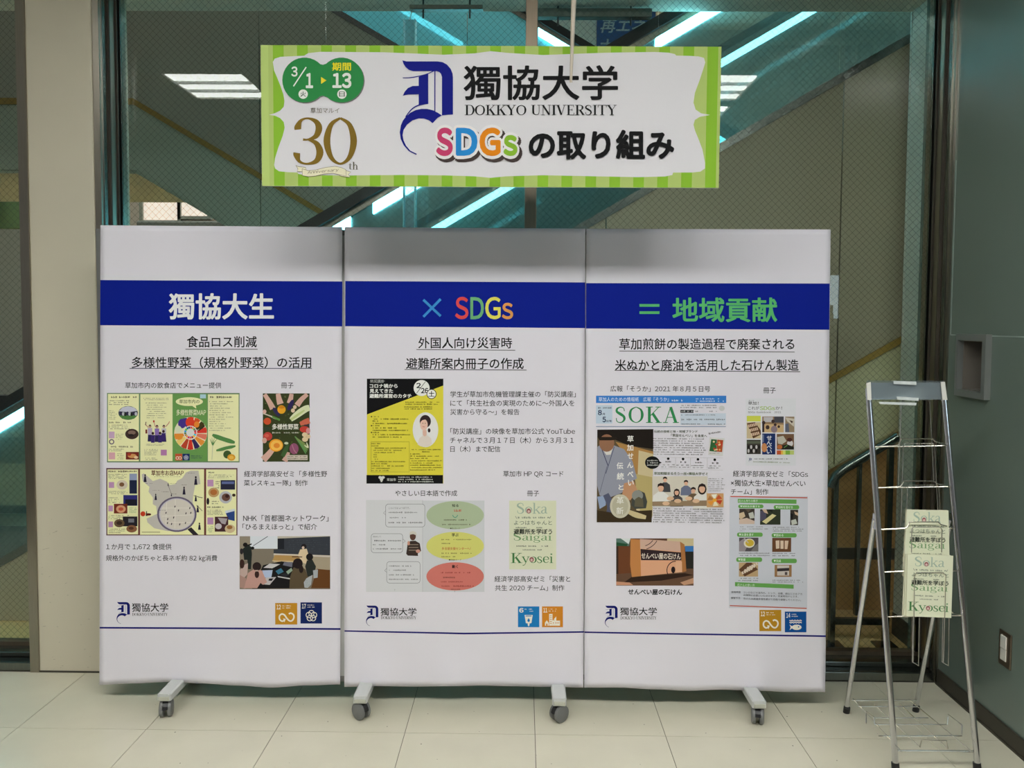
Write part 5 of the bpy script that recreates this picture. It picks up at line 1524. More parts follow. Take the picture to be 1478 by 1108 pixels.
for (x, y, s_, cl, ln) in ((596, 748, 40, (70, 70, 74), 0), (768, 775, 40, (110, 116, 140), 0), (692, 850, 46, (80, 76, 76), 1), (828, 836, 46, (110, 92, 70), 0), (562, 812, 62, (228, 226, 222), 0), (900, 818, 66, (226, 222, 216), 1)):
    person(p, x, y, s_, (222, 176, 148), (44, 32, 30), cl, ln)
p.poly([(492, 930), (944, 920), (944, 966), (492, 966)], (150, 126, 100))
for x, y in ((640, 905), (700, 925), (790, 905), (850, 925), (604, 945)): p.ell(x, y, 30, 17, (222, 184, 150), 12)
p.greek(952, 735, 1086, 850, 7, (110, 108, 104), 340, hf=0.55); p.rect(938, 862, 1076, 976, (206, 160, 110))
for i, cc in enumerate(((196, 66, 40), (232, 220, 190), (226, 150, 60), (180, 120, 70), (240, 236, 220), (200, 90, 50))): p.poly([(1005, 918), (1005 + 62 * math.cos(i * 1.05), 918 + 52 * math.sin(i * 1.05)), (1005 + 62 * math.cos(i * 1.05 + 0.8), 918 + 52 * math.sin(i * 1.05 + 0.8))], cc)
p.ell(1003, 918, 18, 15, (236, 170, 60), 10)
p.greek(500, 978, 1084, 1104, 7, (70, 66, 62), 341, ragged=0.05, hf=0.6, tilt=0.015)
p.build('newspaper_picture', t3)

# guidebook cover
p = P_(); p.T(10.553, 1070, 570)
p.rect(66, 50, 830, 1075, (224, 224, 230))
p.text('草加！', 104, 262, 0, INK, 0.012, y0=98, y1=148); p.greek(115, 74, 190, 90, 1, INK, 350, hf=0.8, ragged=0.1)
p.text('これが', 104, 272, 0, (50, 50, 54), 0.004, y0=172, y1=222); p.text('SDGs', 284, 512, 0, (160, 190, 90), 0.02, y0=172, y1=226); p.text('か！', 520, 620, 0, (50, 50, 54), 0.004, y0=174, y1=222)
p.text('SDGs Guidebook　2021', 100, 606, 0, (80, 80, 84), 0.0, y0=244, y1=276)
p.rect(84, 316, 296, 402, (208, 212, 84)); p.rect(82, 412, 296, 662, (206, 186, 150)); p.rect(82, 680, 296, 898, (60, 56, 50)); p.rect(318, 326, 646, 568, (150, 122, 92)); p.rect(668, 328, 808, 566, (150, 130, 106)); p.rect(318, 584, 518, 904, (30, 48, 100)); p.rect(540, 592, 802, 830, (120, 90, 66))
p.poly([(84, 430), (210, 412), (296, 540), (298, 600), (180, 660)], (92, 62, 40))
for r in range(3):
    for c in range(5): p.poly([(100 + c * 26 + r * 22, 450 + r * 66 - c * 6), (118 + c * 26 + r * 22, 446 + r * 66 - c * 6), (132 + c * 26 + r * 22, 488 + r * 66 - c * 6), (114 + c * 26 + r * 22, 494 + r * 66 - c * 6)], (216, 186, 160))
for i in range(9): x, y = 110 + (i % 5) * 40, 790 + (i // 5) * 60; p.ell(x, y, 16, 30, (200, 196, 196) if i % 2 else (36, 32, 32), 10)
p.rect(82, 700, 296, 740, (90, 96, 80)); p.rect(500, 326, 646, 420, (72, 72, 80)); p.rect(340, 334, 480, 410, (190, 186, 190)); p.poly([(340, 440), (640, 450), (646, 568), (318, 568)], (206, 174, 128))
for (x, y, r) in ((482, 400, 26), (516, 452, 22), (500, 520, 50), (340, 420, 26), (400, 490, 30), (570, 480, 20)): p.ell(x, y, r, r * 1.1, (66, 48, 46) if r != 50 else (140, 122, 130), 12)
p.rect(318, 430, 350, 566, (52, 40, 44)); p.poly([(668, 340), (808, 360), (800, 480), (700, 400)], (206, 196, 180)); p.poly([(668, 440), (720, 430), (730, 566), (668, 560)], (96, 100, 116)); p.poly([(730, 380), (790, 400), (770, 430)], (70, 50, 40))
for ch, y in (('せ', 650), ('ん', 722), ('べ', 790), ('い', 860)): p.text(ch, 388, 462, y, (226, 228, 234), 0.02, h=60)
p.ell(350, 800, 42, 70, (206, 140, 90), 14); p.rect(318, 600, 345, 720, (110, 120, 150))
p.poly([(545, 640), (640, 620), (690, 700), (620, 750), (560, 740)], (196, 190, 176)); p.ell(742, 736, 46, 50, (220, 214, 216), 14); p.ell(735, 680, 40, 30, (80, 44, 40), 12); p.poly([(600, 770), (700, 750), (800, 790), (800, 830), (600, 830)], (40, 40, 34)); p.ell(585, 790, 40, 34, (196, 110, 60), 12); p.line(650, 800, 700, 765, 10, (110, 160, 90))
for i, cc in enumerate(((206, 92, 50), (240, 186, 80), (222, 226, 120), (130, 176, 70), (196, 208, 120))): p.rect((540, 604, 634, 674, 740)[i], 842, (604, 634, 674, 740, 802)[i], 906, cc)
mark(p, 112, 958, 156, 1014, (60, 70, 130)); p.greek(202, 962, 700, 982, 1, (60, 60, 66), 351, ragged=0, hf=0.9); p.greek(182, 1000, 740, 1028, 1, (140, 150, 120), 352, ragged=0, hf=0.8, tilt=0.03)
p.build('guidebook_picture', t3)

# soap making instruction sheet
p = P_(); p.T(6.517, 1050, 710, skx=-0.006, sky=0.0)
p.rect(20, 38, 756, 1090, (206, 208, 218)); p.quad((28, 36), (752, 48), (752, 58), (28, 46), (196, 84, 64), 20, 1); p.quad((28, 1062), (752, 1088), (752, 1098), (28, 1072), (190, 90, 74), 20, 1)
LG = (104, 164, 84)
p.quad((98, 62), (650, 70), (650, 110), (98, 100), LG, 10, 1); p.text('石けん作りの様子', 104, 286, 0, (226, 236, 220), 0.0, y0=70, y1=95)
for (x0, y0, x1, y1, s_) in ((102, 116, 340, 152, '▼材料を計量する'), (436, 122, 676, 162, '▼材料を混ぜる'), (92, 380, 334, 420, '▼お湯を通す'), (418, 386, 654, 426, '▼固める'), (86, 614, 330, 656, '▼乾燥'), (420, 626, 656, 668, '▼完成')):
    p.rrect(x0, y0, x1, y1, 18, LG); p.text(s_, x0 + 18, x0 + 18 + 23 * len(s_), 0, (230, 238, 226), 0.01, y0=y0 + 8, y1=y1 - 8)
def shot(x0, y0, x1, y1, bg, items):
    p.rect(x0, y0, x1, y1, bg)
    for it in items:
        p.poly([(x0 + (x1 - x0) * a, y0 + (y1 - y0) * c) for a, c in it[1]], it[0])
shot(112, 156, 256, 300, (64, 56, 50), [((206, 182, 150), [(0, .3), (.3, .2), (.4, .5), (.1, .7), (0, .6)]), ((210, 186, 170), [(0, .7), (.5, .6), (1, .8), (1, 1), (0, 1)]), ((190, 190, 180), [(.6, .3), (.9, .2), (1, .6), (.7, .65)]), ((96, 84, 70), [(.35, 0), (.8, 0), (.6, .25)])])
shot(308, 162, 500, 306, (52, 58, 44), [((84, 80, 100), [(0, .1), (.3, 0), (.3, .6), (0, .8)]), ((214, 204, 150), [(.1, .8), (.6, .3), (.8, .4), (.3, .95)]), ((206, 176, 150), [(.1, 0), (.3, 0), (.4, .3), (.2, .2)]), ((30, 34, 30), [(.4, .05), (.6, 0), (.6, .2)])])
shot(592, 166, 666, 310, (60, 54, 48), [((196, 200, 190), [(.1, .7), (.7, .6), (.9, .9), (.2, 1)]), ((206, 176, 150), [(.5, .1), (1, .2), (1, .4), (.6, .3)]), ((30, 28, 30), [(0, .2), (.4, .3), (.3, .6), (0, .6)])])
p.greek(120, 318, 362, 334, 1, (90, 90, 94), 361, ragged=0.05); p.greek(118, 338, 388, 354, 1, (90, 90, 94), 362, ragged=0.05); p.greek(118, 358, 170, 370, 1, (90, 90, 94), 363)
p.greek(420, 322, 718, 374, 3, (90, 90, 94), 364, ragged=0.1)
shot(112, 428, 294, 558, (86, 80, 84), [((150, 140, 146), [(0, .3), (.3, 0), (.5, .4), (.3, 1), (0, 1)]), ((120, 116, 116), [(.8, .6), (1, .4), (1, 1), (.6, 1)])])
p.ell(208, 480, 52, 44, (222, 216, 196), 18); p.ell(212, 478, 40, 33, (206, 176, 60), 16); p.line(160, 436, 200, 478, 8, (196, 190, 186))
shot(424, 430, 602, 562, (110, 74, 50), [((220, 198, 176), [(.18, .2), (.38, .18), (.38, .75), (.2, .78)]), ((220, 198, 176), [(.43, .2), (.6, .2), (.6, .78), (.44, .78)]), ((216, 190, 166), [(.66, .2), (.86, .2), (.8, .8), (.66, .8)])])
p.greek(112, 564, 405, 606, 2, (90, 90, 94), 365, ragged=0.03); p.greek(428, 566, 642, 608, 2, (90, 90, 94), 366, ragged=0.05)
shot(112, 662, 292, 794, (190, 160, 120), [((96, 66, 46), [(0, .5), (.4, 0), (.65, 0), (1, .5), (.3, 1)])])
for r in range(3):
    for c in range(5): p.poly([(135 + c * 20 + r * 26, 730 - c * 10 + r * 8 - r * 30 + 20), (150 + c * 20 + r * 26, 724 - c * 10 + r * 8 - r * 30 + 20), (160 + c * 20 + r * 26, 748 - c * 10 - r * 22 + 20), (145 + c * 20 + r * 26, 754 - c * 10 - r * 22 + 20)], (220, 204, 186))
shot(448, 684, 608, 796, (156, 118, 80), [((206, 196, 190), [(.15, .05), (.85, .05), (.85, .9), (.15, .9)]), ((56, 48, 52), [(.15, .3), (.85, .25), (.85, .5), (.15, .55)]), ((90, 80, 80), [(.6, .6), (.75, .6), (.75, .85), (.6, .85)])])
p.greek(108, 800, 300, 842, 2, (90, 90, 94), 367, ragged=0.1); p.greek(430, 820, 724, 854, 2, (90, 90, 94), 368, ragged=0.1)
p.quad((76, 846), (628, 870), (628, 908), (76, 884), LG, 10, 1); p.text('石けんの使い方', 98, 262, 0, (226, 236, 220), 0.0, y0=858, y1=884, tilt=0.03)
p.text('使用用途', 40, 130, 0, (50, 50, 54), 0.0, y0=930, y1=950); p.text('コンロなどの油汚れ、シンク、浴槽、鍋などの水アカ', 156, 708, 0, (50, 50, 54), 0.0, y0=932, y1=952, tilt=0.03)
p.text('の掃除にお使いいただけます。洗濯用石けんです。', 156, 672, 0, (50, 50, 54), 0.0, y0=958, y1=978, tilt=0.03)
p.text('保管方法', 38, 126, 0, (50, 50, 54), 0.0, y0=986, y1=1006); p.text('石けんは高温多湿を避けて日陰で保管してください。', 156, 698, 0, (50, 50, 54), 0.0, y0=990, y1=1010, tilt=0.03)
p.build('instruction_sheet_picture', t3)

# soap photograph
p = P_(); p.T(7.387, 860, 770)
p.rect(217, 50, 1042, 553, (96, 66, 48)); p.poly([(217, 130), (360, 140), (380, 440), (217, 470)], (110, 66, 40)); p.poly([(217, 130), (240, 130), (240, 430), (217, 440)], (60, 44, 36)); p.poly([(217, 50), (370, 50), (355, 130), (217, 132)], (90, 120, 110)); p.poly([(265, 50), (370, 50), (350, 110)], (220, 226, 226))
p.poly([(217, 90), (340, 110), (330, 132), (217, 130)], (40, 84, 56)); p.poly([(760, 52), (1042, 50), (1042, 150), (950, 140), (940, 110), (760, 80)], (206, 190, 150)); p.poly([(950, 130), (1042, 130), (1042, 196), (955, 190)], (60, 120, 186)); p.poly([(955, 190), (1042, 190), (1042, 372), (965, 372)], (44, 42, 38))
p.poly([(217, 430), (1042, 372), (1042, 553), (217, 553)], (104, 76, 58)); p.poly([(380, 462), (950, 420), (1042, 440), (700, 500), (300, 520)], (52, 36, 28)); p.poly([(217, 510), (360, 520), (400, 548), (217, 548)], (206, 150, 120)); p.poly([(900, 520), (1042, 470), (1042, 530), (940, 548)], (196, 150, 120))
p.poly([(370, 56), (475, 62), (482, 452), (384, 462), (366, 330)], (196, 132, 76)); p.poly([(470, 56), (900, 84), (920, 410), (482, 452)], (222, 166, 132)); p.poly([(470, 56), (898, 84), (905, 190), (474, 158)], (206, 170, 152)); p.poly([(898, 84), (945, 114), (965, 400), (920, 412)], (176, 116, 66))
p.poly([(476, 162), (908, 200), (912, 284), (482, 282)], (50, 36, 40)); p.text('せんべい屋の石けん', 486, 905, 0, (232, 220, 206), 0.02, y0=206, y1=266, tilt=0.02)
for r_ in (150, 190): p.ribbon([(480 + r_ * math.cos(a), 0 + r_ * 0.9 * math.sin(a) + 0, 7) for a in [0.45 + i * 0.1 for i in range(9)] if r_ * .9 * math.sin(a) > 62], (60, 44, 44), sm=False)
p.ring(850, 390, 92, 96, 9, (56, 34, 34), 16, math.radians(150), math.radians(272)); p.ell(825, 385, 22, 36, (36, 24, 26), 14); p.poly([(852, 300), (918, 296), (920, 410), (852, 416)], (226, 176, 142))
p.build('soap_picture', t3)

# ---------------------------------------------------------------- the two wheeled boards behind
def board(px0, px1, legs, label):
    yb0, yb1 = YP + 0.004, YP + 0.034
    x0, x1 = PY(px0, 650, yb0).x, PY(px1, 650, yb0).x
    zt, zb = PY((px0 + px1) / 2, 331, yb0).z, PY((px0 + px1) / 2, 982, yb0).z
    t = root('partition_board', ((x0 + x1) / 2, YP + 0.02, 0), label, 'board', 'wheeled boards behind the posters')
    b = MB(); b.box(x0 + 0.02, x1 - 0.02, yb0 + 0.002, yb1 - 0.002, zb + 0.02, zt - 0.02); b.build('panel', M['boardface'], t)
    b = MB()
    b.box(x0, x0 + 0.02, yb0, yb1, zb, zt, 0.002); b.box(x1 - 0.02, x1, yb0, yb1, zb, zt, 0.002)
    b.box(x0 + 0.02, x1 - 0.02, yb0, yb1, zt - 0.02, zt, 0.002); b.box(x0 + 0.02, x1 - 0.02, yb0, yb1, zb, zb + 0.02, 0.002)
    b.build('frame', M['boardframe'], t)
    for (lx, turn) in legs:
        xc = PZ(lx, 1022, 0.09).x
        yf = 2.712
        b = MB(); b.box(xc - 0.018, xc + 0.018, yb1, yb1 + 0.03, 0.085, zt - 0.3, 0.003); b.build('upright', M['legpaint'], t)
        b = MB()
        # the foot: a bar with rounded, slightly tapered ends
        out = []
        for yy, w_ in ((yf, 0.020), (yf + 0.006, 0.0245), (yf + 0.05, 0.0255), (2.97, 0.0255), (3.012, 0.0245), (3.018, 0.020)):
            out.append((yy, w_))
        vs = []
        for yy, w_ in out:
            for (dx, z) in ((-w_, 0.064), (-w_, 0.086), (-w_ + 0.005, 0.0905), (w_ - 0.005, 0.0905), (w_, 0.086), (w_, 0.064)):
                vs.append((xc + dx, yy, z))
        fs = []
        for i in range(len(out) - 1):
            for j in range(6):
                a, c = i * 6 + j, i * 6 + (j + 1) % 6
                fs.append((a, c, c + 6, a + 6))
        fs += [(5, 4, 3, 2, 1, 0), tuple(range((len(out) - 1) * 6, len(out) * 6))]
        b.add(vs, fs)
        foot = b.build('foot', M['legpaint'], t)
        b = MB(); b.box(xc - 0.02, xc + 0.02, yf - 0.003, yf + 0.004, 0.066, 0.080, 0.002); b.build('end_cap', mat('end_cap_plastic', (186, 186, 172), 0.5, var=0.02), foot)
        for yc, tn in ((yf + 0.022, turn), (2.992, -turn)):
            b = MB()
            r = 0.0305
            ca, sa = math.cos(tn), math.sin(tn)
            ax = Vector((ca, sa, 0))
            c0 = Vector((xc, yc, r))
            for s_ in (-1, 1):
                pts = [c0 + ax * (s_ * d) for d in (0.006, 0.008, 0.018, 0.0215)]
                b.tube(pts, [r * 0.8, r, r, r * 0.82], 20)
            cst = b.build('caster', M['caster'], t, smooth=True)
            b = MB()
            b.tube([c0 + Vector((0, 0, r * 0.5)), c0 + Vector((0, 0, 0.0345))], 0.007, 10)
            hood = []
            for i in range(9):
                a = math.radians(8 + i * 20.5)
                d = Vector((-sa * math.cos(a), ca * math.cos(a), math.sin(a)))
                hood.append(c0 + d * (r + 0.0005))
            vs = []
            for h_ in hood: vs += [h_ - ax * 0.0095, h_ + ax * 0.0095]
            b.add(vs, [(2 * i, 2 * i + 1, 2 * i + 3, 2 * i + 2) for i in range(8)])
            b.build('caster_hood', M['rail'], cst)
    return t


board(144, 667, ((216, 0.25), (512, 0.9)), 'wheeled partition board behind the left poster, its feet under the left half')
board(671, 1190, ((809, -0.9), (1103, -0.25)), 'wheeled partition board behind the right poster, its feet under the right half')

# ---------------------------------------------------------------- hanging banner
YBN = 2.45
a, c = PY(376.5, 66, YBN), PY(1041, 269.5, YBN)
t = root('hanging_banner', ((a.x + c.x) / 2, YBN, c.z), 'green striped banner board with white scalloped centre hanging above the posters', 'banner')
crn = [PY(376.2, 65, YBN), PY(1041.3, 67.4, YBN), PY(1037.3, 271, YBN), PY(378.3, 268.2, YBN)]
b = MB(); b.prism(crn, (0, 0.007, 0)); b.build('board', M['bannercard'], t)
p = Print(lambda x, y, l: PY(x, y, YBN - l)); p.base = 0.0003
LG1, LG2 = (176, 196, 112), (138, 186, 52)
def bx_(x, top):       # follow the banner's edges
    u = (x - 376.2) / (1041.3 - 376.2)
    return (65 + 2.4 * u) if top else (268.2 + 2.8 * u)
def stripe(x0, x1, col):
    q = lambda x: x + (378.3 - 376.2) - (378.3 - 376.2 + 4.0) * (x - 376.2) / 665.1
    p.quad((x0, bx_(x0, 1)), (x1, bx_(x1, 1)), (q(x1), bx_(x1, 0)), (q(x0), bx_(x0, 0)), col, 1, 1)
stripe(376.2, 1041.3, LG1)
x = 393.7
stripe(376.2, 387, (184, 206, 120))
while x < 1040:
    stripe(x, min(x + 15.6, 1041.3), LG2); x += 34.87
shape = [(393.8, 89.4), (395.6, 101.7), (400, 112), (404.4, 122.8), (409, 136), (410.6, 146), (409.5, 154), (404.4, 159.6), (396, 163.5), (388.5, 165.6), (397, 167), (404.4, 170.4), (409.5, 176), (411, 184), (408, 196), (402, 212), (397, 228), (395.6, 238), (397, 243), (402.6, 247), (415, 248.4), (429, 248.8), (431, 251), (440, 252.4), (497, 253.2), (580, 252.4), (641, 253), (685, 254.4), (708, 256.6), (730, 254.4), (784, 252.8), (860, 254.4), (922, 255.6), (960, 254.6), (970.5, 252.5), (971.5, 249), (1000, 248.8), (1011, 247.6), (1017.5, 243), (1017.6, 235),
         (1014, 216), (1008, 200), (1003, 188), (1001, 180), (1003, 173), (1010, 168.5), (1025, 165.8), (1012, 163.5), (1004, 158), (1001, 148), (1003, 134), (1009, 118), (1015, 100), (1018, 90), (1016, 83.5), (1008, 81.4), (995, 80.6), (976, 80.2), (974, 78), (965, 76), (945, 75), (876, 76), (784, 79.4), (735, 76.5), (708, 73.8), (685, 77), (640, 79), (554, 75.4), (462, 74.8), (445, 76.6), (439, 80.4), (425, 81), (405, 82), (396.5, 84.6)]
p.poly(shape, (222, 219, 223))
p.build('striped_print', t)


def BP(n=0.0018):
    q = Print(lambda x, y, l: PY(x, y, YBN - l)); q.base = n
    return q


p = BP()
for d, col_ in ((1.3, (110, 110, 108)), (0, (44, 134, 70))):
    p.ell(439.6 + d, 115.4 + d, 32.2, 32.4, col_, 34); p.ell(492.8 + d, 115.4 + d, 32.2, 32.4, col_, 34)
    p.poly([(455 + d, 88 + d), (460 + d, 92 + d), (466 + d, 93.4 + d), (472 + d, 91.5 + d), (477 + d, 88 + d), (477 + d, 144 + d), (472 + d, 140 + d), (466 + d, 137.8 + d), (460 + d, 139.5 + d), (455 + d, 143 + d)], col_)
WB = (232, 234, 228)
p.text('3', 420.9, 429, 0, WB, 0.03, y0=96.4, y1=110); p.line(423.6, 124.4, 441.9, 96.8, 1.7, WB); p.text('1', 442, 451.2, 0, WB, 0.04, y0=106.4, y1=126.2)
p.poly([(463.4, 111), (471.4, 116), (463.4, 121)], (240, 214, 50)); p.text('期間', 479.7, 506.4, 0, (238, 222, 40), 0.02, y0=90.4, y1=101.8); p.text('13', 480.6, 506.3, 0, WB, 0.04, y0=106, y1=126.2)
for x, ch in ((437.6, '火'), (493.5, '日')):
    p.ell(x, 135.8, 6.8, 6.8, WB, 18); p.text(ch, x - 4, x + 4, 135.8, (50, 60, 50), 0.01, h=7.4 if ch == '火' else 7)
p.build('date_badge', t)
p = BP(); p.text('草加マルイ', 448.2, 489.8, 159.6, (120, 112, 100), 0.0)
BRZ = (128, 102, 34)
p.serif('3', 422.6, 468.4, 169, 237.6, BRZ); p.serif('0', 466.6, 518.6, 169, 237.6, BRZ); p.serif('th', 503, 517.4, 233.6, 244.6, (84, 80, 62))
p.build('anniversary_lettering', t)
p = BP(0.0022)
CR = (232, 226, 196)
p.T(5.68, 385, 70)
for pl in ([(238, 958), (262, 968), (320, 975), (325, 1010), (250, 1008), (256, 985)], [(610, 985), (648, 1000), (690, 1012), (668, 1032), (685, 1056), (600, 1045)]):
    p.poly(pl, CR); p.ribbon([(x, y, 3) for x, y in pl + [pl[0]]], (110, 96, 60), sm=False)
rib = [(290, 985), (340, 1000), (400, 995), (480, 975), (560, 965), (610, 975), (648, 992), (652, 1045), (600, 1035), (540, 1022), (470, 1028), (400, 1045), (340, 1050), (292, 1040)]
p.poly(rib, CR); p.ribbon([(x, y, 3) for x, y in rib + [rib[0]]], (110, 96, 60), sm=False)
p.text('Anniversary', 335, 588, 0, (110, 96, 60), 0.0, y0=1002, y1=1034, tilt=-0.09, slant=0.2)
p.build('ribbon_emblem', t)
p = BP(); mark(p, 577, 87, 653.8, 223.4, (10, 20, 128)); p.build('blackletter_mark', t)
p = BP(); p.text('獨協大学', 670, 891, 0, (16, 16, 18), 0.02, y0=95, y1=143.6); p.serif('DOKKYO UNIVERSITY', 670.4, 890, 151.4, 166, (30, 30, 32)); p.build('name_lettering', t)
p = BP()
LS = (('S', 630.2, 652.8, 185.2, 224, (198, 64, 108)), ('D', 659, 688, 185.4, 223.6, (40, 136, 206)), ('G', 693, 721.6, 185.2, 224, (226, 134, 20)), ('s', 727.2, 746.2, 195.8, 224, (138, 184, 52)))
for ch, x0, x1, y0, y1, cc in LS: p.text(ch, x0 + 2.4, x1 + 3.4, 0, (70, 58, 56), 0.11, y0=y0 + 4.2, y1=y1 + 4.6)
for ch, x0, x1, y0, y1, cc in LS: p.text(ch, x0 + 0.6, x1 - 0.6, 0, (234, 230, 230), 0.12, y0=y0 + 0.6, y1=y1 - 0.2)
for ch, x0, x1, y0, y1, cc in LS: p.text(ch, x0 + 0.8, x1 - 0.8, 0, cc, 0.045, y0=y0 + 0.9, y1=y1 - 0.9)
p.text('の取り組み', 764.6, 971.8, 0, (16, 16, 18), 0.038, y0=188.6, y1=228.6)
p.build('slogan_lettering', t)

# cream hanging rod in front of the banner
rb = PY(824, 119, 2.40); ra = PY(829.5, -40, 2.37)
rod = root('hanging_rod', tuple(rb), 'slim cream rod hanging down in front of the striped banner', 'rod')
b = MB(); b.tube([ra, rb], [0.0088, 0.0040], 14); b.build('rod', M['rod'], rod, smooth=True)
b = MB(); b.tube([ra - Vector((0, 0, 0.005)), Vector((ra.x, ra.y, ZC))], 0.002, 8); b.build('cord', M['rod'], rod)
for px_ in (470, 950):
    a_ = PY(px_, 66, YBN)
    b = MB(); b.tube([(a_.x, YBN + 0.003, a_.z), (a_.x, YBN + 0.003, ZC)], 0.00025, 5)
    props(b.build('nylon_line', M['acryl'], org=Vector((a_.x, YBN, a_.z))), 'nearly invisible line holding the %s half of the striped banner' % ('left' if px_ < 600 else 'right'), 'line')

# ---------------------------------------------------------------- pamphlet rack
fl, fr_ = PZ(1293, 1114), PZ(1411, 1114)          # front feet
YT = 2.60
tl, tr = PY(1253, 560, YT), PY(1361.5, 560, YT)
rack = root('pamphlet_rack', ((fl.x + fr_.x) / 2, 2.66, 0), 'chrome wire pamphlet rack with A frame legs standing by the dark wall', 'pamphlet rack')
for a_, c_ in ((fl, tl), (fr_, tr)):
    b = MB(); b.tube([a_ + Vector((0, 0, 0.012)), c_], 0.0093, 16); lg = b.build('leg', M['chrome'], rack, smooth=True)
    b = MB(); b.tube([a_, a_ + (c_ - a_).normalized() * 0.03], 0.0118, 14); b.build('rubber_foot', M['rubber'], lg, smooth=True)


def onleg(a_, c_, py):
    """point of the front leg seen at photo row py"""
    lo, hi = 0.0, 1.0
    for _ in range(40):
        m_ = (lo + hi) / 2
        q = a_.lerp(c_, m_)
        v = CM.transposed() @ (q - CAM)
        y_ = CY - FPX * v.y / -v.z
        if y_ > py: lo = m_
        else: hi = m_
    return a_.lerp(c_, (lo + hi) / 2)


for a_, c_, foot, s_ in ((fl, tl, PZ(1221.5, 1028), 1), (fr_, tr, PZ(1321.5, 1026), -1)):
    at_ = onleg(a_, c_, 752)
    tp = at_ + Vector((0, 0.022, 0))
    b = MB(); b.tube([foot + Vector((0, 0, 0.01)), tp + (foot - tp).normalized() * 0.05, tp], 0.0085, 14); lg = b.build('leg', M['chrome'], rack, smooth=True)
    b = MB(); b.tube([foot, foot + (tp - foot).normalized() * 0.025], 0.0115, 14); b.build('rubber_foot', M['rubber'], lg, smooth=True)
    b = MB(); b.box(at_.x - 0.004, at_.x + 0.002, at_.y, at_.y + 0.03, at_.z - 0.03, at_.z + 0.02, 0.001); b.build('hinge_plate', M['chrome'], rack)
# shelves of wire: cross bar and raised hoop per level
fn = (tl - fl).cross(fr_ - fl).normalized()
if fn.y > 0: fn = -fn                                # towards the viewer
def onframe(px, py, out=0.0):
    d = ray(px, py); o_ = fl + fn * out
    return CAM + d * ((o_ - CAM).dot(fn) / d.dot(fn))


def wire(parent, pts, r=0.0014, name='wire'):
    b = MB(); b.tube(pts, r, 7)
    return b.build(name, M['wire'], parent, smooth=True)


rows = [(643, 637, 1305, 1350), (702, 698, 1309, 1353), (762, 757, 1317, 1358), (823.5, 820, 1322, 1369), (888, 884, 1331, 1375)]
for k_, (yl, yh, xa_, xb_) in enumerate(rows):
    l0, r0 = onleg(fl, tl, yl + 2), onleg(fr_, tr, yl)
    wire(rack, [l0, r0], 0.0018, 'cross_bar')
    o_ = 0.045
    back = onleg(fl, tl, yl) ; 
    pts = [l0, l0.lerp(onframe(xa_ - 8, yl, o_), 0.9), onframe(xa_ - 8, yl - 1, o_), onframe(xa_ - 4, yh - 4, o_), onframe(xb_ - 4, yh - 4, o_), onframe(xb_, yh, o_), r0]
    wire(rack, pts, 0.0020, 'shelf_hoop')
# pocket wires: long inverted U shapes behind and in front of the booklets
for (x0_, y0_, x1_, y1_, o_) in ((1301, 577, 1340, 696, -0.01), (1304, 640, 1347, 760, 0.012), (1310, 700, 1353, 790, 0.02)):
    wire(rack, [onframe(x0_ - 4, y1_, o_), onframe(x0_, y0_ + 4, o_), onframe(x0_ + 2, y0_, o_), onframe(x1_, y0_, o_), onframe(x1_ + 2, y0_ + 4, o_), onframe(x1_ + 8, y1_, o_)], 0.0013, 'pocket_wire')
o_ = 0.055
wire(rack, [onframe(1315.5, 797, o_), onframe(1316, 764, o_), onframe(1318, 760.5, o_), onframe(1357, 760.5, o_), onframe(1359.5, 764, o_), onframe(1359, 797, o_)], 0.0015, 'pocket_wire')
wire(rack, [onframe(1318, 955, o_), onframe(1320, 830, o_), onframe(1323, 826, o_), onframe(1361, 826, o_), onframe(1365, 830, o_), onframe(1362, 955, o_)], 0.0015, 'pocket_wire')
for xx in (1327, 1370):
    wire(rack, [onframe(xx - 10 if xx < 1340 else xx - 9, 888, 0.03), onframe(xx - 10, 955, 0.03), onframe(xx - 1, 960.5, 0.05), onframe(xx, 892, 0.05)], 0.0015, 'pocket_wire')
# clear sign holder on top
b = MB(); q = [onframe(1250.5, 549, 0.010), onframe(1363, 549.5, 0.010), onframe(1366.5, 577, 0.010), onframe(1252.5, 577, 0.010)]
b.prism(q, fn * 0.003); b.build('sign_holder', M['acryl'], rack)
b = MB(); q = [onframe(1256, 552, 0.004), onframe(1360, 552, 0.004), onframe(1363, 576, 0.004), onframe(1257, 576, 0.004)]
b.prism(q, fn * 0.002); b.build('sign_backing', mat('frosted_grey_sheet', (142, 144, 148), 0.4, var=0.03), rack)
for q in ([(1250, 553), (1256.5, 551), (1257.5, 577), (1252, 577)], [(1357.5, 551), (1363.5, 551), (1367, 577), (1360, 577)]):
    b = MB(); b.prism([onframe(x, y, 0.014) for x, y in q], fn * 0.002); b.build('clip', M['white'], rack)
for q in ([(1289.5, 549.5), (1322.5, 550.5), (1322.5, 555.5), (1290, 554)], [(1294, 572), (1326, 574), (1325.5, 578.5), (1295, 576.5)], [(1268, 579.5), (1323, 581), (1322, 585), (1270, 583)]):
    b = MB(); b.prism([onframe(x, y, 0.015) for x, y in q], fn * 0.0006); b.build('tape_strip', M['tape'], rack)
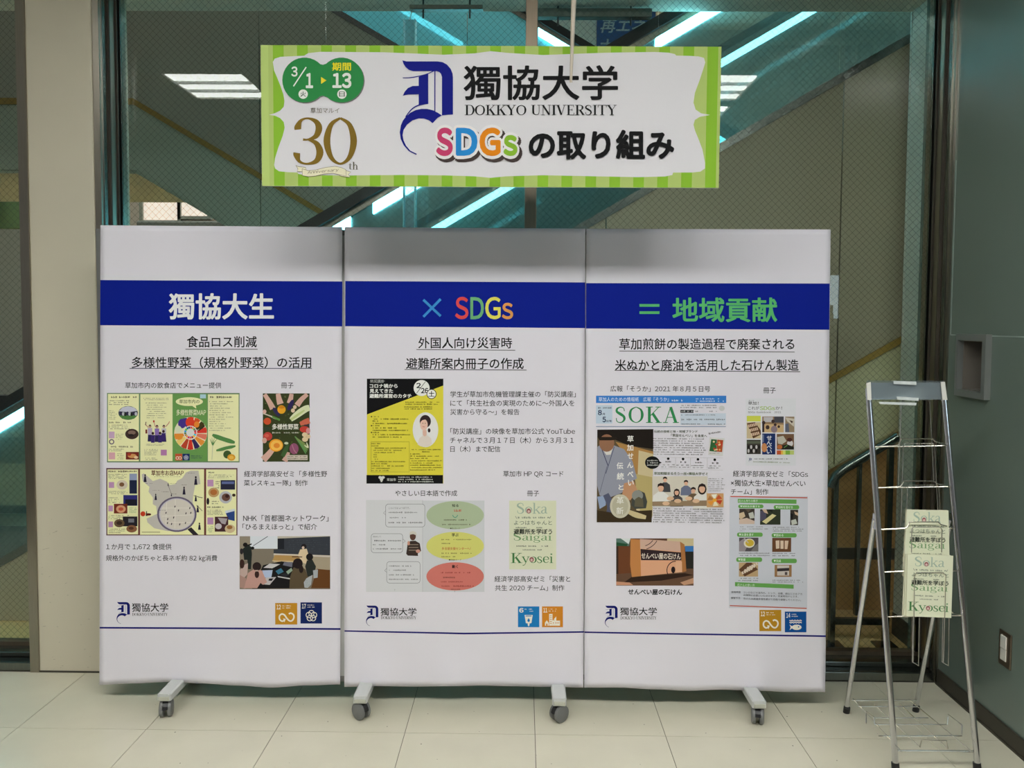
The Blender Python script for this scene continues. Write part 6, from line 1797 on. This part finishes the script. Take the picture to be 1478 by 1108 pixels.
# lower wire tray
zt_ = 0.085
F = lambda x, y: PZ(x, y, zt_)
wire(rack, [onleg(fl, tl, 1083) + Vector((0, 0.0, 0.0)), onleg(fr_, tr, 1084)], 0.0032, 'tray_bar')
for (x0_, y0_, x1_, y1_) in ((1231, 1008, 1302, 1085), (1262, 1016, 1328, 1078), (1298, 1015, 1368, 1080), (1312, 1009, 1402, 1084)):
    wire(rack, [F(x0_, y0_), F(x1_, y1_)], 0.0017, 'tray_wire')
for (x0_, x1_, y_) in ((1229, 1323, 1010.5), (1238, 1323, 1019.5), (1260, 1340, 1036), (1262, 1367, 1045.5), (1268, 1388, 1062)):
    wire(rack, [F(x0_, y_), F(x1_, y_)], 0.0022, 'tray_wire')
wire(rack, [F(1367, 1045.5), F(1368, 1043) + Vector((0, 0, 0.03)), F(1388, 1059) + Vector((0, 0, 0.03)), F(1388, 1062)], 0.0022, 'tray_wire')
wire(rack, [F(1262, 1045), F(1262, 1043) + Vector((0, 0, 0.02)), F(1250, 1034) + Vector((0, 0, 0.02)), F(1250, 1044)], 0.0022, 'tray_wire')
wire(rack, [F(1328, 1078), F(1330, 1078) + Vector((0, 0, 0.022)), F(1366, 1079) + Vector((0, 0, 0.022)), F(1368, 1080)], 0.0022, 'tray_wire')

# booklets in the rack
def booklet(q4, out, label, front=True, th=0.004):
    c4 = [onframe(x, y, out) for x, y in q4]
    o_ = (c4[2] + c4[3]) / 2
    t = root('booklet', tuple(o_), label, 'booklet', 'cream booklets in the rack')
    b = MB(); b.prism([q + fn * (-0.0004) for q in c4], -fn * (th - 0.0008)); b.build('pages', M['pages'], t)
    b = MB(); b.prism(c4, -fn * 0.0004); cv = b.build('cover', M['bookpaper'], t)
    b = MB(); b.prism([q - fn * (th - 0.0002) for q in c4], -fn * 0.0004); b.build('cover', M['bookpaper'], t)
    if front:
        def mp(x, y, l):      # unit square -> cover
            return (c4[0] * (1 - x) + c4[1] * x) * (1 - y) + (c4[3] * (1 - x) + c4[2] * x) * y + fn * l
        p = Print(mp); p.base = 0.00005
        cover(p, 0, 0, 1, 1)
        p.build('cover_print', t)
    return t


booklet([(1309, 735), (1369, 736.5), (1371, 832), (1304, 831)], 0.030, 'cream booklet with green lettering at the front of the upper rack pocket')
booklet([(1308, 735.5), (1367, 736), (1369, 832), (1303, 831)], 0.025, 'cream booklet directly behind the front one in the upper rack pocket', False)
booklet([(1310, 799.5), (1376, 802), (1373, 891.5), (1308, 889)], 0.052, 'cream booklet with full green title showing at the front of the lower rack pocket')
booklet([(1308, 799), (1372, 801), (1369, 890.5), (1304.5, 888.5)], 0.047, 'cream booklet second from the front in the lower rack pocket', False)
booklet([(1306.5, 799.5), (1368, 801), (1365, 890), (1302.5, 888)], 0.042, 'cream booklet at the back of the lower rack pocket', False)
